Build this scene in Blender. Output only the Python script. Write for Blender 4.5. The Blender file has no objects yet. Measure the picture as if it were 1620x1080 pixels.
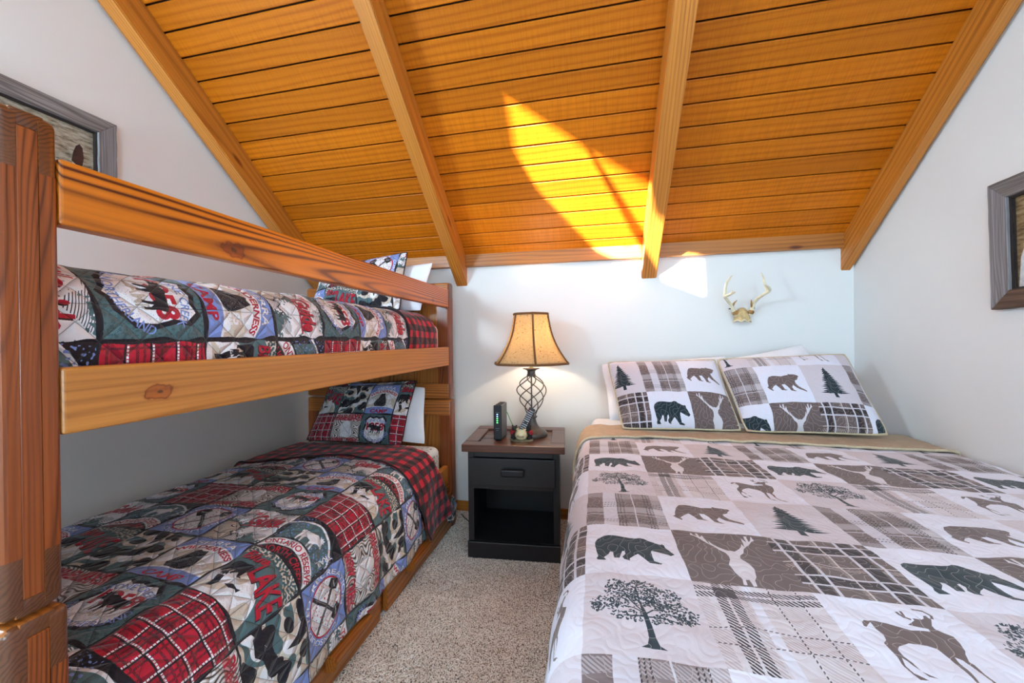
import bpy, bmesh, math, random
import numpy as np
from mathutils import Vector, Matrix

random.seed(7)
rng = np.random.default_rng(11)
PI = math.pi
scene = bpy.context.scene
COL = scene.collection

# ------------------------------------------------------------------ camera
H = 1.30
F_PX = 606.4
YAW, PITCH, ROLL = math.radians(12.0), math.radians(-0.241), math.radians(-0.584)
r0 = Vector((math.cos(YAW), math.sin(YAW), 0)); f0 = Vector((-math.sin(YAW), math.cos(YAW), 0)); u0 = Vector((0, 0, 1))
fw = f0 * math.cos(PITCH) + u0 * math.sin(PITCH)
u1 = u0 * math.cos(PITCH) - f0 * math.sin(PITCH)
rt = r0 * math.cos(ROLL) + u1 * math.sin(ROLL)
up = u1 * math.cos(ROLL) - r0 * math.sin(ROLL)
cam = bpy.data.objects.new('camera', bpy.data.cameras.new('camera'))
COL.objects.link(cam)
cam.data.sensor_fit = 'HORIZONTAL'
cam.data.sensor_width = 36.0
cam.data.lens = 36.0 * F_PX / 1620.0
cam.data.clip_start = 0.02
cam.matrix_world = Matrix(((rt.x, up.x, -fw.x, 0), (rt.y, up.y, -fw.y, 0), (rt.z, up.z, -fw.z, H), (0, 0, 0, 1)))
scene.camera = cam

# ------------------------------------------------------------------ light
world = bpy.data.worlds.new('world'); scene.world = world
world.use_nodes = True
world.node_tree.nodes['Background'].inputs[0].default_value = (0.75, 0.86, 1.0, 1)
world.node_tree.nodes['Background'].inputs[1].default_value = 0.6

vs = scene.view_settings
vs.view_transform = 'Standard'; vs.look = 'None'; vs.gamma = 1.0; vs.use_curve_mapping = False
vs.exposure = 0.42


def area(name, loc, target, sx, sy, power, color, spread=180.0, roll_dir=None):
    l = bpy.data.lights.new(name, 'AREA')
    l.shape = 'RECTANGLE'; l.size = sx; l.size_y = sy; l.energy = power; l.color = color
    l.spread = math.radians(spread)
    o = bpy.data.objects.new(name, l); COL.objects.link(o)
    d = (Vector(target) - Vector(loc)).normalized()
    z = -d
    ref = Vector(roll_dir) if roll_dir is not None else Vector((0, 0, 1))
    y = (ref - z * ref.dot(z)).normalized()
    x = y.cross(z)
    o.matrix_world = Matrix(((x.x, y.x, z.x, loc[0]), (x.y, y.y, z.y, loc[1]), (x.z, y.z, z.z, loc[2]), (0, 0, 0, 1)))
    return o


# windows of the unseen rear part of the room, plus one added fill
area('window_light_side', (-2.22, 0.05, 2.05), (0.9, 2.2, 1.25), 0.5, 0.7, 60, (0.60, 0.83, 1.0))
area('window_light_left', (-1.45, -2.85, 1.20), (0.0, 2.6, 1.6), 0.7, 0.7, 26, (0.58, 0.82, 1.0))
area('window_light_right', (0.9, -2.85, 1.20), (-0.1, 2.6, 1.7), 0.6, 0.7, 46, (0.58, 0.82, 1.0))
area('fill_light_high', (0.5, -0.6, 3.3), (0.5, 1.6, .8), 2.4, 1.0, 22, (0.58, 0.82, 1.0))  # added overhead fill standing in for bounced light, no window here
# sun coming down through the skylights of the rear slope, grazing the near slope
SUN_D = Vector((0.6, 1.0, -0.45)).normalized()
sl = bpy.data.lights.new('sun', 'SUN'); sl.energy = 62.0; sl.angle = math.radians(.6); sl.color = (1.0, 0.94, 0.82)
so = bpy.data.objects.new('sun', sl); COL.objects.link(so)
so.rotation_euler = SUN_D.to_track_quat('-Z', 'Y').to_euler()


# ------------------------------------------------------------------ material helpers
def mat(name):
    m = bpy.data.materials.new(name); m.use_nodes = True
    nt = m.node_tree; nt.nodes.clear()
    out = nt.nodes.new('ShaderNodeOutputMaterial'); b = nt.nodes.new('ShaderNodeBsdfPrincipled')
    nt.links.new(b.outputs[0], out.inputs[0])
    return m, nt, b


def N(nt, t, **kw):
    n = nt.nodes.new(t)
    for k, v in kw.items():
        if k.startswith('i_'):
            n.inputs[k[2:].replace('_', ' ')].default_value = v
        else:
            setattr(n, k, v)
    return n


def srgb(r, g, b):
    def f(c):
        c = c / 255.0
        return c / 12.92 if c <= 0.04045 else ((c + 0.055) / 1.055) ** 2.4
    return (f(r), f(g), f(b), 1)


def ramp(nt, stops):
    n = nt.nodes.new('ShaderNodeValToRGB'); cr = n.color_ramp
    while len(cr.elements) < len(stops):
        cr.elements.new(0.5)
    for e, (p, c) in zip(cr.elements, stops):
        e.position = p; e.color = c
    return n


def plain(name, color, rough=0.6, metal=0.0, noise=0.0, nscale=40, bump=0.0, spec=0.5):
    m, nt, b = mat(name)
    b.inputs['Roughness'].default_value = rough; b.inputs['Metallic'].default_value = metal
    b.inputs['Specular IOR Level'].default_value = spec
    b.inputs['Base Color'].default_value = color
    if noise or bump:
        tc = N(nt, 'ShaderNodeTexCoord'); nz = N(nt, 'ShaderNodeTexNoise', i_Scale=nscale, i_Detail=4.0)
        nt.links.new(tc.outputs['Object'], nz.inputs['Vector'])
        if noise:
            lo = tuple(c * (1 - noise) for c in color[:3]) + (1,); hi = tuple(min(1, c * (1 + noise)) for c in color[:3]) + (1,)
            rp = ramp(nt, [(0.3, lo), (0.7, hi)])
            nt.links.new(nz.outputs[0], rp.inputs[0]); nt.links.new(rp.outputs[0], b.inputs['Base Color'])
        if bump:
            bp = N(nt, 'ShaderNodeBump', i_Strength=bump, i_Distance=0.004)
            nt.links.new(nz.outputs[0], bp.inputs['Height']); nt.links.new(bp.outputs[0], b.inputs['Normal'])
    return m


def wood(name, light, dark, axis='Y', ring=0.013, contrast=0.5, rough=0.42, tilt=3.0, knots=0.0, coat=0.2, offs=(0.11, 0.07), fine=0.4, distort=5.0, saw=0.0, dscale=0.25, warp=.05, warp_f=5.0, spec=.5, rnd=1.0, spots=()):
    """figured timber: rings round a slightly tilted pith plus fine fibres along the axis"""
    m, nt, b = mat(name); L = nt.links.new
    tc = N(nt, 'ShaderNodeTexCoord'); oi = N(nt, 'ShaderNodeObjectInfo')
    ad = N(nt, 'ShaderNodeVectorMath', operation='MULTIPLY_ADD')
    cb = N(nt, 'ShaderNodeCombineXYZ')
    for i in range(3):
        L(oi.outputs['Random'], cb.inputs[i])
    k = {'X': (3.1, 0.11, 0.05), 'Y': (0.11, 3.1, 0.05), 'Z': (0.11, 0.05, 3.1)}[axis]
    L(cb.outputs[0], ad.inputs[0]); ad.inputs[1].default_value = tuple(q * rnd for q in k); L(tc.outputs['Object'], ad.inputs[2])
    mp = N(nt, 'ShaderNodeMapping')
    t = math.radians(tilt)
    rot = {'X': (0, t, t * .7), 'Y': (t, 0, t * .7), 'Z': (t, t * .7, 0)}[axis]
    mp.inputs['Rotation'].default_value = rot
    loc = {'X': (0, offs[0], offs[1]), 'Y': (offs[0], 0, offs[1]), 'Z': (offs[0], offs[1], 0)}[axis]
    mp.inputs['Location'].default_value = loc
    L(ad.outputs[0], mp.inputs[0])
    sc = N(nt, 'ShaderNodeVectorMath', operation='MULTIPLY')
    along = 0.10
    sc.inputs[1].default_value = {'X': (along, 1, 1), 'Y': (1, along, 1), 'Z': (1, 1, along)}[axis]
    L(mp.outputs[0], sc.inputs[0])
    wv = N(nt, 'ShaderNodeTexWave', wave_type='RINGS', rings_direction=axis, wave_profile='SIN')
    wv.inputs['Scale'].default_value = 0.314 / ring
    wv.inputs['Distortion'].default_value = distort; wv.inputs['Detail'].default_value = 2.0
    wv.inputs['Detail Scale'].default_value = dscale; wv.inputs['Detail Roughness'].default_value = 0.5
    wn = N(nt, 'ShaderNodeTexNoise', i_Scale=warp_f, i_Detail=2.0); L(sc.outputs[0], wn.inputs['Vector'])
    wa_ = N(nt, 'ShaderNodeVectorMath', operation='MULTIPLY_ADD'); L(wn.outputs['Color'], wa_.inputs[0]); wa_.inputs[1].default_value = (warp,) * 3; L(sc.outputs[0], wa_.inputs[2])
    L(wa_.outputs[0], wv.inputs['Vector'])
    sf = N(nt, 'ShaderNodeVectorMath', operation='MULTIPLY')
    sf.inputs[1].default_value = {'X': (2.5, 160, 160), 'Y': (160, 2.5, 160), 'Z': (160, 160, 2.5)}[axis]
    L(ad.outputs[0], sf.inputs[0])
    fn = N(nt, 'ShaderNodeTexNoise', i_Scale=1.0, i_Detail=3.0); L(sf.outputs[0], fn.inputs['Vector'])
    big = N(nt, 'ShaderNodeTexNoise', i_Scale=5.0, i_Detail=2.0); L(sc.outputs[0], big.inputs['Vector'])
    mid = tuple((light[i] * .55 + dark[i] * .45) for i in range(3)) + (1,)
    c = contrast
    def mx(a, d, w):
        return tuple(a[i] * (1 - w) + d[i] * w for i in range(3)) + (1,)
    rp = ramp(nt, [(0.0, light), (0.4, mx(light, mid, c * .35)), (0.68, mx(light, mid, c)), (0.86, mx(light, dark, c)), (1.0, mx(light, dark, min(1, c * 1.1)))])
    cn = N(nt, 'ShaderNodeTexNoise', i_Scale=9.0, i_Detail=1.0); L(sc.outputs[0], cn.inputs['Vector'])
    cm = N(nt, 'ShaderNodeMapRange'); cm.inputs['From Min'].default_value = .3; cm.inputs['From Max'].default_value = .7; cm.inputs['To Min'].default_value = .62; L(cn.outputs[0], cm.inputs['Value'])
    cx = N(nt, 'ShaderNodeMath', operation='MULTIPLY'); L(wv.outputs['Fac'], cx.inputs[0]); L(cm.outputs[0], cx.inputs[1])
    L(cx.outputs[0], rp.inputs[0])
    m1 = N(nt, 'ShaderNodeMix', data_type='RGBA', blend_type='MULTIPLY'); m1.inputs['Factor'].default_value = fine
    rf = ramp(nt, [(0.3, (0.5, 0.42, 0.36, 1)), (0.62, (1, 1, 1, 1))]); L(fn.outputs[0], rf.inputs[0])
    L(rp.outputs[0], m1.inputs['A']); L(rf.outputs[0], m1.inputs['B'])
    m2 = N(nt, 'ShaderNodeMix', data_type='RGBA', blend_type='MULTIPLY'); m2.inputs['Factor'].default_value = 0.6
    rb = ramp(nt, [(0.25, (0.62, 0.55, 0.5, 1)), (0.75, (1.0, 1.0, 1.0, 1))]); L(big.outputs[0], rb.inputs[0])
    L(m1.outputs['Result'], m2.inputs['A']); L(rb.outputs[0], m2.inputs['B'])
    # each piece a little lighter or darker
    hv = N(nt, 'ShaderNodeHueSaturation'); ma = N(nt, 'ShaderNodeMapRange')
    ma.inputs['To Min'].default_value = 0.86; ma.inputs['To Max'].default_value = 1.12
    L(oi.outputs['Random'], ma.inputs['Value']); L(ma.outputs[0], hv.inputs['Value']); L(m2.outputs['Result'], hv.inputs['Color'])
    last = hv.outputs[0]
    if knots > 0:
        kv = N(nt, 'ShaderNodeVectorMath', operation='MULTIPLY')
        kv.inputs[1].default_value = {'X': (2.2, 7, 7), 'Y': (7, 2.2, 7), 'Z': (7, 7, 2.2)}[axis]
        L(ad.outputs[0], kv.inputs[0])
        vo = N(nt, 'ShaderNodeTexVoronoi', i_Scale=1.0); L(kv.outputs[0], vo.inputs['Vector'])
        kr = ramp(nt, [(0.05 * knots, (0.13, 0.05, 0.015, 1)), (0.10 * knots, (0.45, 0.27, 0.14, 1)), (0.16 * knots, (1, 1, 1, 1))]); L(vo.outputs['Distance'], kr.inputs[0])
        m3 = N(nt, 'ShaderNodeMix', data_type='RGBA', blend_type='MULTIPLY'); m3.inputs['Factor'].default_value = 0.9
        L(last, m3.inputs['A']); L(kr.outputs[0], m3.inputs['B']); last = m3.outputs['Result']
    for (sa, sb, sr) in spots:       # single knots: position along the piece, across it, size
        kd = N(nt, 'ShaderNodeVectorMath', operation='MULTIPLY_ADD'); L(tc.outputs['Object'], kd.inputs[0])
        kd.inputs[1].default_value = {'X': (.55, 0, 1), 'Y': (0, .55, 1), 'Z': (0, 1, .55)}[axis]
        kd.inputs[2].default_value = {'X': (-sa * .55, 0, -sb), 'Y': (0, -sa * .55, -sb), 'Z': (0, -sb, -sa * .55)}[axis]
        nk = N(nt, 'ShaderNodeTexNoise', i_Scale=55.0, i_Detail=1.0); L(tc.outputs['Object'], nk.inputs['Vector'])
        ln = N(nt, 'ShaderNodeVectorMath', operation='LENGTH'); L(kd.outputs[0], ln.inputs[0])
        an_ = N(nt, 'ShaderNodeMath', operation='MULTIPLY_ADD'); L(nk.outputs[0], an_.inputs[0]); an_.inputs[1].default_value = sr * 1.0; L(ln.outputs['Value'], an_.inputs[2])
        dv = N(nt, 'ShaderNodeMath', operation='DIVIDE'); L(an_.outputs[0], dv.inputs[0]); dv.inputs[1].default_value = sr * 2.2
        kr2 = ramp(nt, [(0.0, (.05, .02, .01, 1)), (.30, (.16, .06, .02, 1)), (.38, (.75, .5, .3, 1)), (.52, (.7, .42, .25, 1)), (.60, (.30, .13, .05, 1)), (.68, (.9, .8, .7, 1)), (.8, (1, 1, 1, 1))]); L(dv.outputs[0], kr2.inputs[0])
        mk = N(nt, 'ShaderNodeMix', data_type='RGBA', blend_type='MULTIPLY'); mk.inputs['Factor'].default_value = .85
        L(last, mk.inputs['A']); L(kr2.outputs[0], mk.inputs['B']); last = mk.outputs['Result']
    L(last, b.inputs['Base Color'])
    hgt = fn.outputs[0]
    if saw > 0:      # rough-sawn marks across the board
        s2 = N(nt, 'ShaderNodeVectorMath', operation='MULTIPLY')
        s2.inputs[1].default_value = {'X': (170, 6, 6), 'Y': (6, 170, 6), 'Z': (6, 6, 170)}[axis]
        L(ad.outputs[0], s2.inputs[0])
        n2 = N(nt, 'ShaderNodeTexNoise', i_Scale=1.0, i_Detail=1.0); L(s2.outputs[0], n2.inputs['Vector'])
        m4 = N(nt, 'ShaderNodeMix', data_type='RGBA', blend_type='MULTIPLY'); m4.inputs['Factor'].default_value = saw
        r4 = ramp(nt, [(0.35, (0.62, 0.55, 0.5, 1)), (0.6, (1, 1, 1, 1))]); L(n2.outputs[0], r4.inputs[0])
        L(last, m4.inputs['A']); L(r4.outputs[0], m4.inputs['B']); L(m4.outputs['Result'], b.inputs['Base Color'])
        sm = N(nt, 'ShaderNodeMath', operation='ADD'); L(fn.outputs[0], sm.inputs[0]); L(n2.outputs[0], sm.inputs[1]); hgt = sm.outputs[0]
    bp = N(nt, 'ShaderNodeBump', i_Strength=0.25, i_Distance=0.002); L(hgt, bp.inputs['Height']); L(bp.outputs[0], b.inputs['Normal'])
    b.inputs['Roughness'].default_value = rough; b.inputs['Specular IOR Level'].default_value = spec
    b.inputs['Coat Weight'].default_value = coat; b.inputs['Coat Roughness'].default_value = 0.25
    return m


# ------------------------------------------------------------------ mesh helpers
class MB:
    def __init__(s):
        s.bm = bmesh.new(); s.uv = s.bm.loops.layers.uv.new('UVMap')

    def box(s, x0, x1, y0, y1, z0, z1, bev=0.0, seg=2, mi=0, M=None):
        t = bmesh.new()
        bmesh.ops.create_cube(t, size=1.0)
        for v in t.verts:
            v.co = Vector((x0 + (v.co.x + .5) * (x1 - x0), y0 + (v.co.y + .5) * (y1 - y0), z0 + (v.co.z + .5) * (z1 - z0)))
        if bev > 0:
            bmesh.ops.bevel(t, geom=list(t.edges), offset=bev, segments=seg, profile=0.5, affect='EDGES')
        s.merge(t, mi, M)

    def rbox(s, x0, x1, y0, y1, z0, z1, r, sel, small=.002):
        """box with only the edges picked by sel(midpoint) rounded to r"""
        t = bmesh.new(); bmesh.ops.create_cube(t, size=1.0)
        for v in t.verts:
            v.co = Vector((x0 + (v.co.x + .5) * (x1 - x0), y0 + (v.co.y + .5) * (y1 - y0), z0 + (v.co.z + .5) * (z1 - z0)))
        es = [e for e in t.edges if sel((e.verts[0].co + e.verts[1].co) / 2)]
        bmesh.ops.bevel(t, geom=es, offset=r, segments=4, profile=0.5, affect='EDGES')
        s.merge(t, 0)

    def merge(s, t, mi=0, M=None):
        mp = {}
        for v in t.verts:
            mp[v] = s.bm.verts.new(M @ v.co if M is not None else v.co)
        for f in t.faces:
            try:
                nf = s.bm.faces.new([mp[v] for v in f.verts]); nf.material_index = mi if mi >= 0 else f.material_index
            except ValueError:
                pass
        t.free()

    def tube(s, pts, rad, n=8, mi=0, cap=True, closed=False):
        pts = [Vector(p) for p in pts]
        if not hasattr(rad, '__len__'):
            rad = [rad] * len(pts)
        rings = []; prev = None
        m = len(pts)
        for i, p in enumerate(pts):
            if closed:
                d = pts[(i + 1) % m] - pts[i - 1]
            else:
                d = pts[min(i + 1, m - 1)] - pts[max(i - 1, 0)]
            d.normalize()
            if prev is None:
                a = d.orthogonal().normalized()
            else:
                a = (prev - d * prev.dot(d)).normalized()
            prev = a; b_ = d.cross(a)
            rings.append([s.bm.verts.new(p + (a * math.cos(2 * PI * k / n) + b_ * math.sin(2 * PI * k / n)) * rad[i]) for k in range(n)])
        rng_ = range(m) if closed else range(m - 1)
        for i in rng_:
            A = rings[i]; B = rings[(i + 1) % m]
            for k in range(n):
                f = s.bm.faces.new((A[k], A[(k + 1) % n], B[(k + 1) % n], B[k])); f.material_index = mi
        if cap and not closed:
            for r, rev in ((rings[0], True), (rings[-1], False)):
                f = s.bm.faces.new(list(reversed(r)) if rev else r); f.material_index = mi

    def lathe(s, prof, n=32, mi=0, c=(0, 0), capb=True, capt=True, seg_fn=None):
        rings = []
        for r, z in prof:
            rings.append([s.bm.verts.new((c[0] + r * math.cos(2 * PI * k / n), c[1] + r * math.sin(2 * PI * k / n), z)) for k in range(n)])
        for A, B in zip(rings, rings[1:]):
            for k in range(n):
                f = s.bm.faces.new((A[k], A[(k + 1) % n], B[(k + 1) % n], B[k])); f.material_index = mi
        if capb: s.bm.faces.new(list(reversed(rings[0]))).material_index = mi
        if capt: s.bm.faces.new(rings[-1]).material_index = mi

    def ell(s, c, r, mi=0, sub=2, M=None):
        t = bmesh.new(); bmesh.ops.create_icosphere(t, subdivisions=sub, radius=1.0)
        for v in t.verts:
            v.co = Vector((c[0] + v.co.x * r[0], c[1] + v.co.y * r[1], c[2] + v.co.z * r[2]))
        s.merge(t, mi, M)

    def prism(s, poly, axis, a, b, mi=0):
        """extrude a 2-D polygon along axis ('X': poly is (y,z), 'Y': (x,z), 'Z': (x,y))"""
        def P(q, t):
            return {'X': (t, q[0], q[1]), 'Y': (q[0], t, q[1]), 'Z': (q[0], q[1], t)}[axis]
        A = [s.bm.verts.new(P(q, a)) for q in poly]; B = [s.bm.verts.new(P(q, b)) for q in poly]
        n = len(poly)
        for k in range(n):
            s.bm.faces.new((A[k], A[(k + 1) % n], B[(k + 1) % n], B[k])).material_index = mi
        s.bm.faces.new(list(reversed(A))).material_index = mi; s.bm.faces.new(B).material_index = mi

    def grid(s, P, UV=None, mi=0, flip=False):
        """P: array (m,n,3)"""
        m, n = len(P), len(P[0])
        V = [[s.bm.verts.new(P[i][j]) for j in range(n)] for i in range(m)]
        for i in range(m - 1):
            for j in range(n - 1):
                q = [(i, j), (i, j + 1), (i + 1, j + 1), (i + 1, j)]
                if flip: q.reverse()
                f = s.bm.faces.new([V[a][b] for a, b in q]); f.material_index = mi; f.smooth = True
                if UV is not None:
                    for lp, (a, b) in zip(f.loops, q):
                        lp[s.uv].uv = UV[a][b]
        return V

    def build(s, name, mats, parent=None, smooth=False, fix=True, loc=None):
        if fix:
            bmesh.ops.recalc_face_normals(s.bm, faces=list(s.bm.faces))
        me = bpy.data.meshes.new(name); s.bm.to_mesh(me); s.bm.free()
        for m in (mats if isinstance(mats, (list, tuple)) else [mats]):
            me.materials.append(m)
        if smooth:
            me.polygons.foreach_set('use_smooth', [True] * len(me.polygons))
        o = bpy.data.objects.new(name, me); COL.objects.link(o)
        if parent is not None: o.parent = parent
        if loc is not None: o.location = loc
        return o


def smooth_angle(o, deg=35):
    me = o.data
    me.polygons.foreach_set('use_smooth', [True] * len(me.polygons))
    bm = bmesh.new(); bm.from_mesh(me)
    for e in bm.edges:
        if len(e.link_faces) == 2 and e.calc_face_angle(0) > math.radians(deg):
            e.smooth = False
    bm.to_mesh(me); bm.free()


def tag(o, label=None, cat=None, group=None, kind=None):
    if label: o['label'] = label
    if cat: o['category'] = cat
    if group: o['group'] = group
    if kind: o['kind'] = kind
    return o


def thing(name, label, cat, loc=(0, 0, 0), rotz=0.0, group=None):
    o = bpy.data.objects.new(name, None); o.empty_display_size = 0.1; COL.objects.link(o)
    o.location = loc; o.rotation_euler = (0, 0, rotz)
    return tag(o, label, cat, group)


def vnoise(x, y, seed=0, sc=1.0):
    """cheap smooth noise in [-1,1]"""
    a = 0.0
    for k in range(4):
        p = seed * 1.7 + k * 2.39
        a += math.sin(x * sc * (1.3 + .5 * k) * math.cos(p) + y * sc * (1.3 + .5 * k) * math.sin(p) + p * 3.1)
    return a / 4


# ------------------------------------------------------------------ 2-D painting for the printed fabrics
def text_tris(s, off=0.012):
    cu = bpy.data.curves.new('t', 'FONT'); cu.body = s; cu.size = 1.0; cu.offset = off; cu.resolution_u = 3
    ob = bpy.data.objects.new('t', cu); COL.objects.link(ob)
    dg = bpy.context.evaluated_depsgraph_get(); ev = ob.evaluated_get(dg); me = ev.to_mesh()
    me.calc_loop_triangles()
    V = np.array([v.co[:2] for v in me.vertices]) if len(me.vertices) else np.zeros((0, 2))
    T = [tuple(t.vertices) for t in me.loop_triangles]
    ev.to_mesh_clear(); bpy.data.objects.remove(ob); bpy.data.curves.remove(cu)
    if len(V):
        mn, mxv = V.min(0), V.max(0)
        V = (V - mn) / (mxv - mn)
    return V, T


class Canvas:
    def __init__(s, cells_x, cells_y, px):
        s.px = px; s.w = cells_x * px; s.h = cells_y * px
        s.a = np.zeros((s.h, s.w, 3), np.float32); s.cx = s.cy = 0

    def cell(s, i, j):
        s.cx, s.cy = i, j

    def view(s):
        p = s.px
        return s.a[s.cy * p:(s.cy + 1) * p, s.cx * p:(s.cx + 1) * p]

    def fill(s, c):
        s.view()[:] = np.array(c) / 255.0

    def coords(s):
        t = (np.arange(s.px) + .5) / s.px
        return np.meshgrid(t, t)

    def mask(s, m, c, alpha=1.0):
        v = s.view(); c = np.array(c) / 255.0
        v[m] = v[m] * (1 - alpha) + c * alpha

    def polymask(s, pts):
        p = s.px; P = np.array(pts, float) * p
        x0, y0 = np.floor(P.min(0)).astype(int); x1, y1 = np.ceil(P.max(0)).astype(int)
        x0 = max(x0, 0); y0 = max(y0, 0); x1 = min(x1, p); y1 = min(y1, p)
        if x1 <= x0 or y1 <= y0: return None
        X, Y = np.meshgrid(np.arange(x0, x1) + .5, np.arange(y0, y1) + .5)
        ins = np.zeros(X.shape, bool)
        n = len(P)
        for i in range(n):
            ax, ay = P[i]; bx, by = P[(i + 1) % n]
            if ay == by: continue
            cond = ((ay > Y) != (by > Y))
            xi = ax + (Y - ay) * (bx - ax) / (by - ay)
            ins ^= cond & (X < xi)
        return x0, y0, x1, y1, ins

    def poly(s, pts, c):
        r = s.polymask(pts)
        if r is None: return
        x0, y0, x1, y1, ins = r
        v = s.view()[y0:y1, x0:x1]; v[ins] = np.array(c) / 255.0

    def line(s, pts, w, c):
        for (a, b) in zip(pts, pts[1:]):
            a = np.array(a, float); b = np.array(b, float); d = b - a; L = np.hypot(*d) + 1e-9
            n = np.array((-d[1], d[0])) / L * w / 2; e = d / L * w * .35
            s.poly([a + n - e, b + n + e, b - n + e, a - n - e], c)

    def ell(s, c, r, col, n=14, ang=0.0):
        t = np.linspace(0, 2 * PI, n, endpoint=False)
        x = r[0] * np.cos(t); y = r[1] * np.sin(t)
        s.poly(np.stack([c[0] + x * math.cos(ang) - y * math.sin(ang), c[1] + x * math.sin(ang) + y * math.cos(ang)], 1), col)

    def text(s, txt, fn, c, off=0.012):
        V, T = text_tris(txt, off)
        if not len(V): return
        Q = np.array([fn(x, y) for x, y in V])
        for t in T:
            s.poly(Q[list(t)], c)

    def text_box(s, txt, x0, y0, x1, y1, c, off=0.012, shear=0.0):
        s.text(txt, lambda x, y: (x0 + x * (x1 - x0) + shear * y * (y1 - y0), y0 + y * (y1 - y0)), c, off)

    def text_arc(s, txt, cx, cy, r0_, r1_, a0, a1, c, off=0.012):
        """angles in degrees, reading clockwise from a0 to a1; r0 baseline"""
        def fn(x, y):
            a = math.radians(a0 + (a1 - a0) * x); r = r0_ + (r1_ - r0_) * y
            return cx + r * math.cos(a), cy + r * math.sin(a)
        s.text(txt, fn, c, off)


def fit(pts, x0, y0, x1, y1, flipy=True):
    P = np.array(pts, float)
    if flipy: P[:, 1] *= -1
    mn, mx_ = P.min(0), P.max(0)
    return (P - mn) / (mx_ - mn) * np.array((x1 - x0, y1 - y0)) + np.array((x0, y0))


def band_noise(h, w, f0_, f1_, seed):
    r = np.random.default_rng(seed)
    f = np.fft.fft2(r.standard_normal((h, w)))
    fy = np.fft.fftfreq(h)[:, None] * h; fx = np.fft.fftfreq(w)[None, :] * w
    k = np.hypot(fx, fy)
    f *= ((k >= f0_) & (k <= f1_))
    n = np.real(np.fft.ifft2(f)); return (n / n.std()).astype(np.float32)


def make_img(name, arr, noncolor=False):
    h, w = arr.shape[:2]
    im = bpy.data.images.new(name, w, h, alpha=False)
    if noncolor: im.colorspace_settings.name = 'Non-Color'
    px = np.ones((h, w, 4), np.float32)
    px[..., :3] = arr if arr.ndim == 3 else arr[..., None]
    im.pixels.foreach_set(np.clip(px, 0, 1).ravel()); im.pack()
    return im


BEAR_A = [(1095,115),(1085,95),(1040,80),(990,76),(975,66),(966,85),(920,92),(880,100),(820,90),(760,88),(710,105),(680,150),(660,210),(650,255),(628,272),(645,300),(680,335),(693,328),(680,300),(720,260),(755,238),(785,290),(800,325),(850,333),(880,328),(845,315),(835,275),(832,238),(870,235),(895,270),(920,335),(960,348),(990,345),(955,325),(950,285),(975,245),(1010,290),(1060,325),(1120,355),(1128,345),(1080,300),(1045,265),(1025,220),(1020,185),(1060,165),(1075,135)]
BEAR_B = [(72,700),(90,660),(130,630),(170,625),(240,630),(310,640),(350,635),(380,620),(410,625),(440,650),(490,680),(515,688),(525,680),(538,690),(540,720),(560,760),(578,815),(550,838),(520,820),(480,800),(440,785),(432,810),(435,870),(440,910),(480,925),(470,938),(410,935),(380,890),(350,845),(320,870),(290,905),(292,928),(255,915),(245,890),(268,850),(265,815),(250,820),(235,870),(225,905),(190,905),(188,870),(190,830),(170,822),(155,860),(125,900),(140,935),(85,935),(80,915),(90,890),(80,830),(70,760)]
_la = [(940,740),(930,710),(900,685),(880,645),(830,590),(790,540),(768,525),(775,485),(790,525),(808,545),(805,490),(822,490),(825,550),(845,520),(848,510),(850,560),(860,600),(865,625),(868,580),(885,620),(910,650),(950,680)]
DEER_HEAD = [(925,1005),(935,960),(915,900),(905,840),(930,790)] + _la + [(972, 676)] + [(1944 - x, y) for x, y in _la[::-1]] + [(1010,760),(1035,810),(1042,850),(1025,920),(1000,960),(995,1005),(975,1010),(970,960),(950,965),(945,1005)]
DEER = [(180,225),(225,225),(245,212),(300,208),(400,218),(520,245),(620,268),(700,262),(790,262),(770,235),(690,228),(590,212),(620,185),(640,165),(620,145),(690,150),(640,115),(700,150),(720,140),(715,110),(740,105),(770,130),(790,130),(800,200),(830,230),(910,265),(990,295),(1040,360),(1075,430),(1070,460),(1090,525),(1130,550),(1200,630),(1260,680),(1340,745),(1410,765),(1490,800),(1420,790),(1330,755),(1190,640),(1110,570),(1040,515),(970,490),(1010,550),(1080,620),(1150,715),(1230,750),(1300,785),(1220,775),(1130,715),(1060,640),(990,570),(930,510),(830,435),(740,410),(590,405),(520,460),(515,500),(560,550),(640,600),(720,670),(850,720),(780,710),(690,650),(600,590),(550,565),(590,630),(660,690),(780,740),(710,742),(640,690),(560,620),(520,570),(440,500),(395,450),(405,410),(370,350),(300,300),(240,235),(215,300),(190,295),(165,255)]
ANT1 = [(600,158),(540,140),(490,115),(465,95)]; ANT2 = [(545,140),(500,85)]; ANT3 = [(800,130),(790,100),(710,55),(610,45)]
MOOSE = [(.08,.62),(.05,.55),(.1,.52),(.16,.56),(.24,.56),(.3,.5),(.33,.4),(.3,.22),(.27,.05),(.32,.05),(.37,.25),(.4,.38),(.42,.2),(.4,.05),(.45,.05),(.48,.22),(.5,.4),(.68,.42),(.72,.3),(.7,.15),(.68,.03),(.73,.03),(.77,.18),(.79,.3),(.84,.22),(.84,.1),(.82,.03),(.88,.03),(.9,.2),(.9,.4),(.93,.55),(.94,.66),(.88,.72),(.7,.74),(.55,.78),(.45,.86),(.36,.84),(.3,.78),(.34,.95),(.28,.9),(.24,.98),(.2,.9),(.14,.95),(.15,.84),(.08,.82),(.16,.76),(.12,.7)]


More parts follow.
